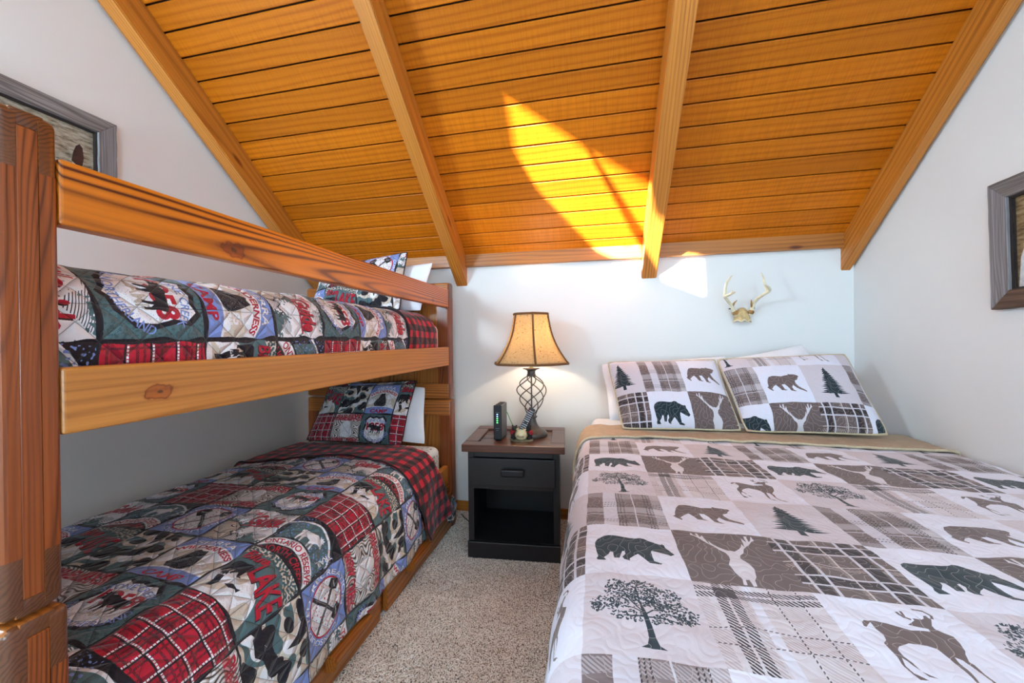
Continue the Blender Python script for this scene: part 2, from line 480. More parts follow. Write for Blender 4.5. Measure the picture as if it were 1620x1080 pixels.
def woodland_tile():
    """3 x 3 printed patches: trees, bears, deer and plaids in brown, cream and slate on white"""
    P = 560
    C = Canvas(3, 3, P)
    WHITE, CREAM, BROWN, SLATE = (224, 224, 238), (206, 198, 206), (108, 93, 92), (38, 52, 60)
    X, Y = C.coords()
    tw = (((X + Y) * 25) % 1.0) < 0.56
    tw2 = (((X - Y) * 25) % 1.0) < 0.56

    def stripe(axis, a, b, c, hatch=None, alpha=1.0):
        t = X if axis == 'x' else Y
        m = (t >= a) & (t < b)
        if hatch is not None: m = m & hatch
        C.mask(m, c, alpha)
    # r0 c0: leafy tree on cream
    C.cell(0, 0); C.fill(CREAM)
    C.poly([(.44,.10),(.49,.13),(.505,.2),(.50,.34),(.485,.46),(.475,.62),(.49,.62),(.52,.48),(.545,.34),(.56,.2),(.58,.13),(.63,.10),(.53,.09)], SLATE)
    for br in ([(.5,.46),(.42,.52),(.34,.54)], [(.51,.45),(.58,.52),(.68,.54)], [(.49,.55),(.58,.64),(.62,.7)], [(.48,.5),(.4,.62),(.36,.72)], [(.52,.42),(.66,.44),(.76,.42)], [(.49,.42),(.36,.42)], [(.48,.6),(.47,.8)]):
        C.line(br, .014, SLATE)
    for (cx, cy, rx, ry, n) in [(.33,.76,.15,.12,120),(.52,.80,.16,.10,120),(.68,.68,.16,.12,120),(.19,.58,.13,.09,90),(.36,.60,.14,.08,70),(.78,.55,.17,.10,120),(.74,.44,.16,.06,60),(.36,.44,.13,.06,55),(.45,.68,.2,.1,110),(.60,.60,.15,.06,50),(.86,.48,.08,.05,30),(.12,.53,.06,.05,25),(.75,.76,.1,.06,35),(.60,.39,.06,.04,18),(.43,.38,.05,.03,12),(.28,.84,.08,.05,25),(.50,.88,.09,.04,25)]:
        for _ in range(n):
            a = random.random() * 2 * PI; r = math.sqrt(random.random())
            C.ell((cx + rx * r * math.cos(a), cy + ry * r * math.sin(a)), (random.uniform(.009, .017), random.uniform(.005, .009)), SLATE, 7, random.random() * PI)
    # r0 c1: pale plaid with black twill bands
    C.cell(1, 0); C.fill((210, 203, 209))
    stripe('x', .0, .1, (188, 176, 180), tw); stripe('y', .26, .42, (186, 174, 178), tw); stripe('y', .62, .72, (194, 184, 188), tw)
    stripe('x', .66, .84, (194, 184, 188), tw); stripe('x', .42, .5, (217, 216, 228))
    for a in (.64, .85): stripe('x', a, a + .012, (80, 70, 72), tw2)
    for a in (.25, .43): stripe('y', a, a + .012, (80, 70, 72), tw2)
    stripe('x', .16, .24, (58, 50, 54), tw); stripe('x', .26, .34, (58, 50, 54), tw); stripe('x', .34, .4, (186, 174, 178), tw)
    stripe('y', .80, .86, (58, 50, 54), tw); stripe('y', .88, .94, (58, 50, 54), tw)
    C.mask((X > .16) & (X < .34) & (Y > .8) & (Y < .94), (52, 44, 48), .75)
    # r0 c2: running buck on white
    C.cell(2, 0); C.fill(WHITE)
    sh = lambda L: [(x - 1.06 * y, y) for x, y in L]
    allp = np.array(sh(DEER) + sh(ANT1) + sh(ANT2) + sh(ANT3)); q = fit(allp, .2, .1, .8, .93)
    n = len(DEER); C.poly(q[:n], BROWN)
    k = n
    for A in (ANT1, ANT2, ANT3):
        C.line(q[k:k + len(A)], .018, BROWN); k += len(A)
    # r1 c0: slate bear on white
    C.cell(0, 1); C.fill(WHITE); C.poly(fit(BEAR_B, .1, .22, .93, .74), SLATE)
    # r1 c1: buck head on brown
    C.cell(1, 1); C.fill(BROWN); C.poly(fit(DEER_HEAD, .20, .01, .88, .97), (214, 209, 216))
    # r1 c2: brown plaid with black and white lines
    C.cell(2, 1); C.fill(BROWN)
    stripe('x', .46, .52, (160, 146, 142), tw); stripe('y', .42, .47, (165, 150, 146), tw)
    for a in (.10, .72): stripe('x', a, a + .12, (48, 41, 44), tw, 1.0)
    for a in (.10, .72): stripe('x', a, a + .12, (48, 41, 44), None, .55)
    for a in (.16, .76): stripe('y', a, a + .1, (48, 41, 44), None, .8)
    for a in (.08, .24, .69, .87): stripe('x', a, a + .03, (204, 201, 211))
    for a in (.13, .27, .72, .88): stripe('y', a, a + .022, (204, 201, 211))
    stripe('x', .50, .515, (210, 200, 200)); stripe('y', .5, .512, (210, 200, 200))
    # r2 c0: taupe and white plaid
    C.cell(0, 2); C.fill((170, 160, 163))
    stripe('x', 0, .22, BROWN, None, .75); stripe('x', .40, .86, BROWN, None, .55)
    stripe('y', .52, .8, BROWN, None, .45); stripe('y', .08, .36, BROWN, None, .45)
    stripe('x', .22, .40, (214, 213, 226), None, .8); stripe('y', .36, .50, (206, 203, 212), None, .45); stripe('y', .84, .98, (206, 203, 212), tw, .5)
    stripe('x', .86, 1, (206, 203, 212), tw, .6); stripe('y', 0, .08, (206, 203, 212), tw, .5)
    for a in (.40, .44, .48, .78, .82, .86): stripe('x', a, a + .014, (52, 46, 46), tw2, .95)
    for a in (.54, .59, .64, .12, .17): stripe('y', a, a + .012, (52, 46, 46), tw2, .95)
    stripe('x', .62, .635, (206, 203, 212)); stripe('y', .3, .312, (206, 203, 212))
    # r2 c1: brown bear on white
    C.cell(1, 2); C.fill(WHITE); C.poly(fit(BEAR_A, .1, .26, .92, .74), BROWN)
    # r2 c2: fir on cream
    C.cell(2, 2); C.fill(CREAM)
    L, R = [], []
    nl = 13
    for i in range(nl):
        t = (i + 1) / nl; y = .88 - .64 * t
        o = .025 + .27 * t + random.uniform(-.02, .02); inn = o * random.uniform(.55, .68)
        L += [(.5 - inn * .75, y + .035), (.5 - o, y + random.uniform(-.01, .012))]
        o = .025 + .27 * t + random.uniform(-.02, .02); inn = o * random.uniform(.55, .68)
        R += [(.5 + inn * .75, y + .035), (.5 + o, y + random.uniform(-.01, .012))]
    C.poly([(.5, .92)] + R + [(.62, .22), (.54, .23), (.545, .12), (.465, .12), (.47, .23), (.38, .22)] + L[::-1], SLATE)
    # meander quilting
    n = band_noise(C.h, C.w, 15, 23, 5)
    gy, gx = np.gradient(n); g = np.hypot(gx, gy) + 1e-4
    d = np.abs(n) / g                    # pixels to the seam
    seam = (d < 1.3)
    lum = C.a.mean(2)
    th = np.where(lum < .6, .55, .12)[..., None] * seam[..., None]
    C.a[:] = C.a * (1 - th) + np.array((.86, .82, .80)) * th
    hgt = np.clip(d / 22.0, 0, 1) ** .6
    return C.a, hgt.astype(np.float32)


def lodge_tile():
    """3 x 3 printed patches of a camp blanket"""
    P = 460
    C = Canvas(3, 3, P)
    INK, TEAL, RED, WHITE, TAN, BLUE, DKT = (34, 28, 36), (86, 112, 116), (190, 30, 52), (243, 239, 243), (216, 200, 184), (130, 150, 212), (70, 94, 98)
    X, Y = C.coords()
    nz = band_noise(P, P, 1.2, 3.2, 21); nz2 = band_noise(P, P, 1.2, 3.2, 33); fnz = band_noise(P, P, 40, 90, 3); mnz = band_noise(P, P, 10, 24, 8)

    def speck(mask, c, th):
        C.mask(mask & (fnz > th), c)
    full = np.ones_like(X, bool)
    # A0: red tartan
    C.cell(0, 0); C.fill(RED)
    tw = (((X + Y) * 60) % 1) < .55
    C.mask(nz > .9, (150, 20, 42))
    for a in (.06, .30, .36, .52, .76, .82, .95):
        C.mask((np.abs(X - a) < .012) & tw, INK); C.mask((np.abs(Y - a) < .012) & tw, INK)
    for a in (.22, .44, .68, .90):
        C.mask((np.abs(X - a) < .010) & ((Y * 30) % 1 < .75), WHITE); C.mask((np.abs(Y - a) < .010) & ((X * 30) % 1 < .75), WHITE)
        C.mask((np.abs(X - a - .022) < .009), INK); C.mask((np.abs(Y - a + .022) < .009), INK)
    # A1: lake patch
    C.cell(0, 1); C.fill(TAN)
    r = np.hypot(X - .35, (Y - .02) * 1.0)
    C.mask(r < .62, WHITE); C.mask((r > .5) & (r < .86), TEAL); C.mask((r > .86), DKT)
    C.mask((r > .86) & (mnz > .2), TAN); C.mask((r < .5) & (nz > .8), TAN)
    C.poly(fit(BEAR_B, .04, .38, .46, .66), INK); C.poly(fit(BEAR_B, .1, .30, .2, .42), INK)
    C.poly([(.3,.22),(.38,.27),(.46,.25),(.5,.28),(.49,.21),(.45,.23),(.38,.2)], INK)
    C.poly([(.12,.3),(.16,.2),(.14,.1),(.2,.12),(.24,.2),(.2,.32)], INK)
    speck(r < .5, (150, 140, 140), 2.0)
    for dx, c in ((.012, INK), (0, RED)):
        C.text_box('Blue', .06 + dx, .72 - dx, .42 + dx, .90 - dx, c, .03, .2)
        C.text('LAKE', lambda x, y, d=dx: (.36 + d + x * .56 + .06 * y, .50 - d - .22 * x + y * (.30 + .10 * x)), c, .025)
    # A2: reserve badge
    C.cell(0, 2); C.fill(INK)
    C.poly([(.06, .3), (.3, .42), (.6, .42), (.95, .2), (.95, .62), (.8, .84), (.55, .93), (.3, .9), (.06, .8)], TEAL)
    rr = np.hypot(X - .5, Y + .45)
    C.mask((rr > .66) & (rr < .84) & (Y < .46), WHITE); C.mask(rr <= .66, INK)
    C.mask((rr > .84) & (np.hypot(X - .45, Y - .3) < .62) & (np.hypot(X - .45, Y - .3) > .585), WHITE)
    C.text_arc('ONTARIO RESERVE', .5, -.45, .69, .81, 128, 50, RED, .02)
    C.text_arc('NORTH CREEK', .5, -.45, .50, .63, 132, 48, RED, .02)
    C.mask((rr > .86) & (mnz > 1.0) & (X > .55) & (Y < .8), BLUE); C.mask((rr > .86) & (mnz > 1.1) & (X < .28), BLUE)
    C.poly(fit([(1 - a, b) for a, b in MOOSE], .28, .42, .7, .82, False), WHITE)
    C.text('TRAIL', lambda x, y: (.84 + y * .09 - x * .02, .78 - x * .34), WHITE, .015)
    # B0: bark stripes and red lettering
    C.cell(1, 0); C.fill((206, 192, 180))
    wv = np.sin((X * 9 + nz * .55 + nz2 * .5) * 2 * PI * 1.4)
    C.mask(wv > .55, (70, 60, 62)); C.mask((wv < -.6), WHITE)
    C.mask(np.hypot((X - .5) * 1.2, Y - .48) + nz2 * .03 < .26, WHITE); speck(np.hypot(X - .5, Y - .48) < .22, (120, 110, 110), 1.8)
    C.mask((Y > .76) & (nz > -.4), (200, 60, 66), .5); C.mask((Y < .2) & (nz > .0), (190, 50, 62), .5)
    C.text_box('PINE LAKE', .06, .76, .94, .95, RED, .03); C.text_box('NEW CREEK', .05, .05, .95, .22, RED, .03)
    # B1: camouflage
    C.cell(1, 1); C.fill((222, 206, 190))
    C.mask(nz > .45, TEAL); C.mask(nz2 > .75, INK); C.mask((nz2 < -.85), WHITE); C.mask((nz < -1.0), INK)
    C.poly([(.05, .3), (.25, .34), (.42, .46), (.52, .5), (.62, .42), (.72, .4), (.55, .34), (.42, .3), (.3, .2), (.1, .2)], INK)
    C.poly([(.3, .98), (.52, .98), (.56, .8), (.5, .62), (.44, .8)], INK)
    # B2: crossed axes badge
    C.cell(1, 2); C.fill(BLUE)
    ro = np.hypot(X - .5, Y - .5)
    C.text_arc('RECREATION', .5, .5, .42, .49, 215, 60, WHITE, .01)
    C.text_arc('CONSOLIDATED', .5, .5, .42, .49, 30, -130, WHITE, .01)
    C.mask(ro < .40, RED); C.mask(ro < .375, WHITE)
    C.mask((ro < .36) & (mnz > 1.5), RED); speck(ro < .37, INK, 2.4)
    C.text('CAMP', lambda x, y: (.58 + x * .2 + y * .03, .62 + x * .12 + y * .08), BLUE, .01)
    C.text('NORTH', lambda x, y: (.2 + x * .2 + y * .03, .22 + x * .1 + y * .07), BLUE, .01)
    for s_ in (1, -1):
        f = lambda x, y: (.5 + s_ * (x - .5), y)
        C.line([f(.26, .24), f(.70, .70)], .055, INK); C.line([f(.28, .28), f(.6, .6)], .012, (180, 170, 175))
        C.poly([f(.60, .78), f(.66, .66), f(.74, .60), f(.82, .68), f(.76, .80), f(.68, .84)], INK)
        C.line([f(.66, .74), f(.76, .72)], .014, WHITE)
    # C0: road shield
    C.cell(2, 0); C.fill(TEAL); C.mask(mnz > .7, DKT); speck(full, INK, 1.9)
    S = [(.5, .93), (.62, .89), (.74, .95), (.86, .82), (.84, .66), (.9, .48), (.88, .28), (.72, .12), (.58, .10), (.5, .04), (.42, .10), (.28, .12), (.12, .28), (.1, .48), (.16, .66), (.14, .82), (.26, .95), (.38, .89)]
    S2 = [(.5 + (x - .5) * .86, .5 + (y - .5) * .87) for x, y in S]
    C.poly(S, INK); C.poly(S2, WHITE)
    inside = np.zeros_like(full); pm = C.polymask(S2); inside[pm[1]:pm[3], pm[0]:pm[2]] = pm[4]
    C.text_arc('STONE CREEK', .5, .1, .66, .75, 122, 58, BLUE, .015)
    C.text_box('1958', .22, .48, .80, .72, RED, .04)
    C.text_box('CAMP', .3, .33, .7, .45, (200, 186, 172), .02)
    C.text_arc('TRAIL NORTHERLAND', .5, .62, .49, .40, 200, 340, BLUE, .02)
    C.poly(fit(MOOSE, .24, .40, .72, .70, False), INK)
    speck(inside, INK, 2.1)
    # C1: sitting bear, wilderness
    C.cell(2, 1); C.fill(TAN)
    rr = np.hypot(X - .5, Y - .02)
    C.mask(nz > .2, (214, 202, 192)); C.mask(nz2 > .8, WHITE)
    C.mask(rr > .66, WHITE); C.mask(rr > .80, BLUE)
    C.text_arc('WILDERNESS', .5, .02, .69, .78, 128, 52, RED, .03)
    C.text_arc('SIERRA', .5, .02, .82, .92, 112, 66, WHITE, .02)
    C.mask(Y < .2 + .06 * np.sin(X * PI), WHITE); C.mask(Y < .17 + .06 * np.sin(X * PI), BLUE)
    C.text_box('CAMP', .2, .03, .8, .15, RED, .03)
    C.poly([(.3,.25),(.25,.33),(.3,.43),(.38,.52),(.40,.62),(.43,.68),(.48,.66),(.55,.69),(.58,.62),(.62,.52),(.66,.40),(.67,.3),(.62,.25)], INK)
    speck((rr < .6) & (Y > .25), WHITE, 1.9)
    C.text_box('85', .68, .34, .84, .46, WHITE, .04); C.text_box('TRAIL', .66, .27, .86, .33, WHITE, .02)
    # C2: guide patch
    C.cell(2, 2); C.fill(WHITE)
    ht = (((X * .3 + Y) * 42 + nz * .3) % 1) < .3
    C.mask(ht & (nz2 > .25), INK)
    C.mask(mnz * .4 + nz > .75, TEAL)
    C.poly([(.02, .02), (.4, .04), (.46, .14), (.36, .22), (.42, .30), (.34, .44), (.2, .52), (.04, .5)], INK)
    C.poly([(.03, .03), (.38, .05), (.43, .14), (.33, .22), (.39, .30), (.32, .42), (.2, .5), (.04, .48)], (206, 190, 176))
    C.ell((.24, .38), (.05, .03), INK); C.ell((.24, .385), (.03, .016), WHITE)
    C.line([(.06, .2), (.2, .16), (.34, .2)], .014, INK); C.line([(.4, .14), (.5, .2), (.56, .12), (.62, .2), (.7, .1)], .016, INK)
    for dx, c in ((.014, INK), (0, RED)):
        C.text_box('Guide', .30 + dx, .52 - dx, .90 + dx, .84 - dx, c, .04, .12)
    C.poly([(.3, .46), (.95, .5), (.95, .53), (.3, .49)], RED)
    C.text_box('Trail', .1, .8, .36, .94, RED, .03, .2)
    # black, slightly wavy borders
    p = P
    for i in range(3):
        for j in range(3):
            C.cell(i, j); e = .018 + .006 * nz[::-1]
            C.mask((X < e) | (X > 1 - e) | (Y < e) | (Y > 1 - e), INK)
    hh, ww = C.h, C.w
    yy, xx = np.mgrid[0:hh, 0:ww] / float(P)
    # diamond and cross rows of quilting
    def tri(t): return np.abs(((t) % 1.0) - .5) * 2
    q = np.minimum(np.minimum(1 - tri((xx + yy * 1.0) * 3), 1 - tri((xx - yy) * 3)), 1 - tri(xx * 3))
    hgt = np.clip(q / .45, 0, 1) ** .55
    C.a[q < .022] *= .72
    return C.a, hgt.astype(np.float32)


def print_mat(name, col_img, hgt_img, rough=0.85, bump=0.5, dist=0.004, sheen=0.2, tint=None):
    m, nt, b = mat(name); L = nt.links.new
    uv = N(nt, 'ShaderNodeUVMap', uv_map='UVMap')
    wob = N(nt, 'ShaderNodeTexNoise', i_Scale=9.0, i_Detail=2.0)
    L(uv.outputs[0], wob.inputs['Vector'])
    ws = N(nt, 'ShaderNodeVectorMath', operation='MULTIPLY_ADD')
    L(wob.outputs['Color'], ws.inputs[0]); ws.inputs[1].default_value = (.012, .012, 0); L(uv.outputs[0], ws.inputs[2])
    t = N(nt, 'ShaderNodeTexImage'); t.image = col_img; t.interpolation = 'Linear'; L(ws.outputs[0], t.inputs[0])
    L(t.outputs[0], b.inputs['Base Color'])
    if hgt_img is not None:
        h = N(nt, 'ShaderNodeTexImage'); h.image = hgt_img; L(ws.outputs[0], h.inputs[0])
        n2 = N(nt, 'ShaderNodeTexNoise', i_Scale=60.0, i_Detail=2.0); L(uv.outputs[0], n2.inputs['Vector'])
        ad = N(nt, 'ShaderNodeMath', operation='MULTIPLY_ADD'); L(n2.outputs[0], ad.inputs[0]); ad.inputs[1].default_value = .35; L(h.outputs[0], ad.inputs[2])
        bp = N(nt, 'ShaderNodeBump', i_Strength=bump, i_Distance=dist); L(ad.outputs[0], bp.inputs['Height']); L(bp.outputs[0], b.inputs['Normal'])
    b.inputs['Roughness'].default_value = rough; b.inputs['Sheen Weight'].default_value = sheen
    b.inputs['Specular IOR Level'].default_value = 0.2
    return m


wa, wh = woodland_tile(); IMG_W = make_img('woodland_print', wa); IMG_WH = make_img('woodland_quilting', wh, True)
la, lh = lodge_tile(); IMG_L = make_img('lodge_print', la); IMG_LH = make_img('lodge_quilting', lh, True)

M_WOODLAND = print_mat('woodland_patchwork', IMG_W, IMG_WH, bump=.2, dist=.005)
M_LODGE = print_mat('lodge_patchwork', IMG_L, IMG_LH, bump=.85, dist=.009, rough=.55)


def buffalo_mat():
    m, nt, b = mat('buffalo_check'); L = nt.links.new
    uv = N(nt, 'ShaderNodeUVMap', uv_map='UVMap'); sx = N(nt, 'ShaderNodeSeparateXYZ'); L(uv.outputs[0], sx.inputs[0])
    vals = []
    for i in (0, 1):
        f = N(nt, 'ShaderNodeMath', operation='FRACT'); L(sx.outputs[i], f.inputs[0])
        g = N(nt, 'ShaderNodeMath', operation='GREATER_THAN'); L(f.outputs[0], g.inputs[0]); g.inputs[1].default_value = 0.5; vals.append(g)
    ad = N(nt, 'ShaderNodeMath', operation='ADD'); L(vals[0].outputs[0], ad.inputs[0]); L(vals[1].outputs[0], ad.inputs[1])
    hf = N(nt, 'ShaderNodeMath', operation='MULTIPLY'); L(ad.outputs[0], hf.inputs[0]); hf.inputs[1].default_value = 0.5
    nz = N(nt, 'ShaderNodeTexNoise', i_Scale=14.0, i_Detail=3.0); L(uv.outputs[0], nz.inputs['Vector'])
    a2 = N(nt, 'ShaderNodeMath', operation='MULTIPLY_ADD'); L(nz.outputs[0], a2.inputs[0]); a2.inputs[1].default_value = .25; L(hf.outputs[0], a2.inputs[2])
    rp = ramp(nt, [(0.0, srgb(206, 26, 50)), (0.36, srgb(198, 24, 48)), (0.46, srgb(104, 20, 34)), (0.72, srgb(90, 18, 30)), (1.0, srgb(26, 18, 22))])
    L(a2.outputs[0], rp.inputs[0]); L(rp.outputs[0], b.inputs['Base Color'])
    # diamond quilting
    sm = N(nt, 'ShaderNodeMath', operation='ADD'); L(sx.outputs[0], sm.inputs[0]); L(sx.outputs[1], sm.inputs[1])
    df = N(nt, 'ShaderNodeMath', operation='SUBTRACT'); L(sx.outputs[0], df.inputs[0]); L(sx.outputs[1], df.inputs[1])
    out = []
    for s_ in (sm, df):
        k = N(nt, 'ShaderNodeMath', operation='MULTIPLY'); L(s_.outputs[0], k.inputs[0]); k.inputs[1].default_value = PI * .55
        sn = N(nt, 'ShaderNodeMath', operation='SINE'); L(k.outputs[0], sn.inputs[0])
        ab = N(nt, 'ShaderNodeMath', operation='ABSOLUTE'); L(sn.outputs[0], ab.inputs[0]); out.append(ab)
    mn = N(nt, 'ShaderNodeMath', operation='MINIMUM'); L(out[0].outputs[0], mn.inputs[0]); L(out[1].outputs[0], mn.inputs[1])
    pw = N(nt, 'ShaderNodeMath', operation='POWER'); L(mn.outputs[0], pw.inputs[0]); pw.inputs[1].default_value = .5
    bp = N(nt, 'ShaderNodeBump', i_Strength=.5, i_Distance=.006); L(pw.outputs[0], bp.inputs['Height']); L(bp.outputs[0], b.inputs['Normal'])
    b.inputs['Roughness'].default_value = .75; b.inputs['Sheen Weight'].default_value = .2; b.inputs['Specular IOR Level'].default_value = .2
    return m


M_BUFFALO = buffalo_mat()
M_PIPING_TAN = plain('tan_piping', srgb(196, 180, 150), .8, noise=.12, nscale=90)
M_LINING_TAN = plain('tan_lining', srgb(182, 162, 138), .85, noise=.10, nscale=35, bump=.6)
M_PIPING_DARK = plain('dark_piping', srgb(38, 30, 34), .8)
M_WHITE_CLOTH = plain('white_cotton', srgb(240, 240, 246), .85, noise=.03, nscale=9, bump=.25)


def leaf_sheet_mat():
    m, nt, b = mat('leaf_print_sheet'); L = nt.links.new
    tc = N(nt, 'ShaderNodeTexCoord'); mp = N(nt, 'ShaderNodeMapping'); mp.inputs['Scale'].default_value = (34, 46, 34)
    L(tc.outputs['Object'], mp.inputs[0])
    v = N(nt, 'ShaderNodeTexVoronoi', i_Scale=1.0); L(mp.outputs[0], v.inputs['Vector'])
    rp = ramp(nt, [(0.0, srgb(60, 96, 84)), (0.24, srgb(92, 122, 112)), (0.30, srgb(232, 234, 236))]); L(v.outputs['Distance'], rp.inputs[0])
    L(rp.outputs[0], b.inputs['Base Color']); b.inputs['Roughness'].default_value = .85
    return m


M_LEAF_SHEET = leaf_sheet_mat()

# timber
W_GUARD = wood('fir_rail', srgb(220, 122, 20), srgb(92, 30, 2), 'Y', ring=.0085, contrast=1.0, tilt=1.7, offs=(.048, .026), distort=2, warp=.03, warp_f=7, fine=.25, rough=.36, knots=0, rnd=0.0, spots=((-.632, -.030, .022), (.728, -.037, .012)))
W_RAIL = wood('fir_side_rail', srgb(222, 146, 66), srgb(160, 88, 30), 'Y', ring=.010, contrast=.5, tilt=1.2, offs=(.2, .12), fine=.3, rough=.4, knots=.7, distort=8, spots=((-.825, -.004, .018),))
W_STILE = wood('fir_stile', srgb(160, 82, 32), srgb(70, 28, 12), 'Z', ring=.007, contrast=.8, tilt=.8, offs=(.16, .06), fine=.55, rough=.33, distort=8, warp=.11, warp_f=8)
W_CROSS = wood('fir_cross_rail', srgb(190, 114, 46), srgb(86, 42, 16), 'X', ring=.010, contrast=.75, tilt=1.5, offs=(.1, .05), fine=.5, rough=.38)
W_PANEL = wood('fir_panel_board', srgb(186, 114, 42), srgb(84, 42, 14), 'Z', ring=.012, contrast=.7, tilt=3.0, offs=(.05, .03), fine=.4, rough=.45)
W_DRAWER = wood('fir_drawer', srgb(186, 110, 40), srgb(82, 40, 12), 'Y', ring=.012, contrast=.7, tilt=2.0, offs=(.07, .04), fine=.4)
W_END = wood('end_grain', srgb(122, 72, 42), srgb(56, 26, 14), 'X', ring=.007, contrast=.65, tilt=5.0, offs=(.06, .03), fine=.3, rough=.32, coat=.35, distort=3.0, warp=.08, warp_f=12)
W_PLANK = wood('ceiling_plank', srgb(218, 122, 20), srgb(172, 84, 8), 'X', ring=.03, contrast=.5, tilt=1.2, offs=(.1, .03), fine=.18, rough=.42, coat=.0, saw=.3, spec=.2, warp=.09)
W_RAFTER = wood('rafter_fir', srgb(212, 134, 48), srgb(156, 86, 24), 'Y', ring=.016, contrast=.6, tilt=1.5, offs=(.06, .05), fine=.4, rough=.45, knots=.9)
W_TRIM = wood('trim_fir', srgb(206, 130, 48), srgb(146, 82, 26), 'X', ring=.014, contrast=.6, tilt=1.5, fine=.4, knots=.7)
W_NIGHT = wood('walnut_top', srgb(106, 58, 38), srgb(56, 27, 18), 'X', ring=.02, contrast=.7, tilt=2, fine=.55, rough=.34, coat=.3)
M_BLACKWOOD = plain('black_lacquered_wood', srgb(27, 25, 28), .40, noise=.15, nscale=14, bump=.1)
M_WALL = plain('painted_wall', srgb(232, 231, 229), .75, noise=.012, nscale=3, bump=.05)
M_DARKGAP = plain('dark_backing', srgb(44, 22, 8), .8)

# ------------------------------------------------------------------ the room
D = 2.79; XL, XR = -2.285, 1.595; ZC = 1.91; T40 = math.tan(math.radians(40)); C40 = math.cos(math.radians(40)); S40 = math.sin(math.radians(40))
YB = -3.0; YR = 0.10                    # rear wall and ridge
ZR = ZC + (D - YR) * T40
# carpet floor
def carpet_mat():
    m, nt, b = mat('berber_carpet'); L = nt.links.new
    tc = N(nt, 'ShaderNodeTexCoord')
    n1 = N(nt, 'ShaderNodeTexNoise', i_Scale=190.0, i_Detail=2.0); n2 = N(nt, 'ShaderNodeTexNoise', i_Scale=7.0, i_Detail=2.0)
    L(tc.outputs['Object'], n1.inputs['Vector']); L(tc.outputs['Object'], n2.inputs['Vector'])
    rp = ramp(nt, [(0.33, srgb(84, 72, 62)), (0.42, srgb(176, 164, 152)), (0.5, srgb(236, 228, 218)), (0.75, srgb(250, 246, 240))]); L(n1.outputs[0], rp.inputs[0])
    r2 = ramp(nt, [(0.3, (.86, .84, .82, 1)), (0.7, (1, 1, 1, 1))]); L(n2.outputs[0], r2.inputs[0])
    mx = N(nt, 'ShaderNodeMix', data_type='RGBA', blend_type='MULTIPLY'); mx.inputs['Factor'].default_value = 1
    L(rp.outputs[0], mx.inputs['A']); L(r2.outputs[0], mx.inputs['B']); L(mx.outputs['Result'], b.inputs['Base Color'])
    bp = N(nt, 'ShaderNodeBump', i_Strength=.7, i_Distance=.006); L(n1.outputs[0], bp.inputs['Height']); L(bp.outputs[0], b.inputs['Normal'])
    b.inputs['Roughness'].default_value = .95; b.inputs['Specular IOR Level'].default_value = .1
    return m


M_CARPET = carpet_mat()
m = MB(); m.box(XL - .1, XR + .1, YB - .1, D + .1, -.06, 0)
floor = tag(m.build('floor', M_CARPET), 'mottled beige looped carpet', kind='structure')
# loops of the pile in the aisle between the beds
nx, ny = 190, 470
xs = np.linspace(-1.02, 0.06, nx); ys = np.linspace(.25, D - .02, ny)
Xg, Yg = np.meshgrid(xs, ys)
hz = rng.random(Xg.shape) * .007 - .0015
Xg = Xg + rng.normal(0, .0012, Xg.shape); Yg = Yg + rng.normal(0, .0012, Yg.shape)
verts = np.stack([Xg, Yg, hz], -1).reshape(-1, 3)
idx = np.arange(nx * ny).reshape(ny, nx)
quads = np.stack([idx[:-1, :-1], idx[:-1, 1:], idx[1:, 1:], idx[1:, :-1]], -1).reshape(-1, 4)
me = bpy.data.meshes.new('carpet_pile'); me.from_pydata(verts.tolist(), [], quads.tolist()); me.materials.append(M_CARPET)
pile = bpy.data.objects.new('carpet_pile', me); COL.objects.link(pile); pile.parent = floor; pile['kind'] = 'stuff'

m = MB(); m.box(XL - .1, XR + .1, D, D + .1, 0, ZC + .05); tag(m.build('wall_back', M_WALL), kind='structure')
gable = [(YB, 0), (D, 0), (D, ZC + .04), (YR, ZR + .04), (YB, ZR + .04 - (YR - YB) * T40)]
m = MB(); m.prism(gable, 'X', XL - .1, XL); tag(m.build('wall_left', M_WALL), kind='structure')
m = MB(); m.prism(gable, 'X', XR, XR + .1); tag(m.build('wall_right', M_WALL), kind='structure')
m = MB(); m.box(XL - .1, XR + .1, YB - .1, YB, 0, ZR + .04 - (YR - YB) * T40); tag(m.build('wall_rear', M_WALL), kind='structure')

# ceiling: backing board, planks one by one, rafters
def zc(y, d=0.0):
    return ZC + (D - y) * T40 - d
TH = .018
m = MB()
m.prism([(D + .02, zc(D + .02) + .03), (YR, ZR + .03), (YR, ZR + .09), (D + .02, zc(D + .02) + .09)], 'X', XL - .1, XR + .1)
ceiling = tag(m.build('ceiling', M_DARKGAP), 'sloped ceiling of orange stained planks between rafters', kind='structure')
# rear slope with its two-light skylight (behind the camera); the openings let the sun streaks in
m = MB(); m.prism([(YR, ZR + .03), (YB - .1, ZR + .03 - (YR - YB + .1) * T40), (YB - .1, ZR + .09 - (YR - YB + .1) * T40), (YR, ZR + .09)], 'X', XL - .1, XR + .1)
rear = m.build('rear_slope', M_WALL, ceiling)
def sky_cut(poly):
    """polygon of sunlight wanted on the near slope -> opening cut in the rear slope"""
    bm_ = MB(); A, B = [], []
    for x, y in poly:
        p = Vector((x, y, ZC + (D - y) * T40))
        t_ = ((ZR + .06 - (YR - p.y) * T40) - p.z) / (-SUN_D.z + SUN_D.y * T40)
        q = p - SUN_D * t_
        A.append(bm_.bm.verts.new(q - SUN_D * .25)); B.append(bm_.bm.verts.new(q + SUN_D * .25))
    n = len(poly)
    bm_.bm.faces.new(A); bm_.bm.faces.new(B[::-1])
    for k in range(n): bm_.bm.faces.new((A[k], B[k], B[(k + 1) % n], A[(k + 1) % n]))
    return bm_.build('cutter', M_WALL)
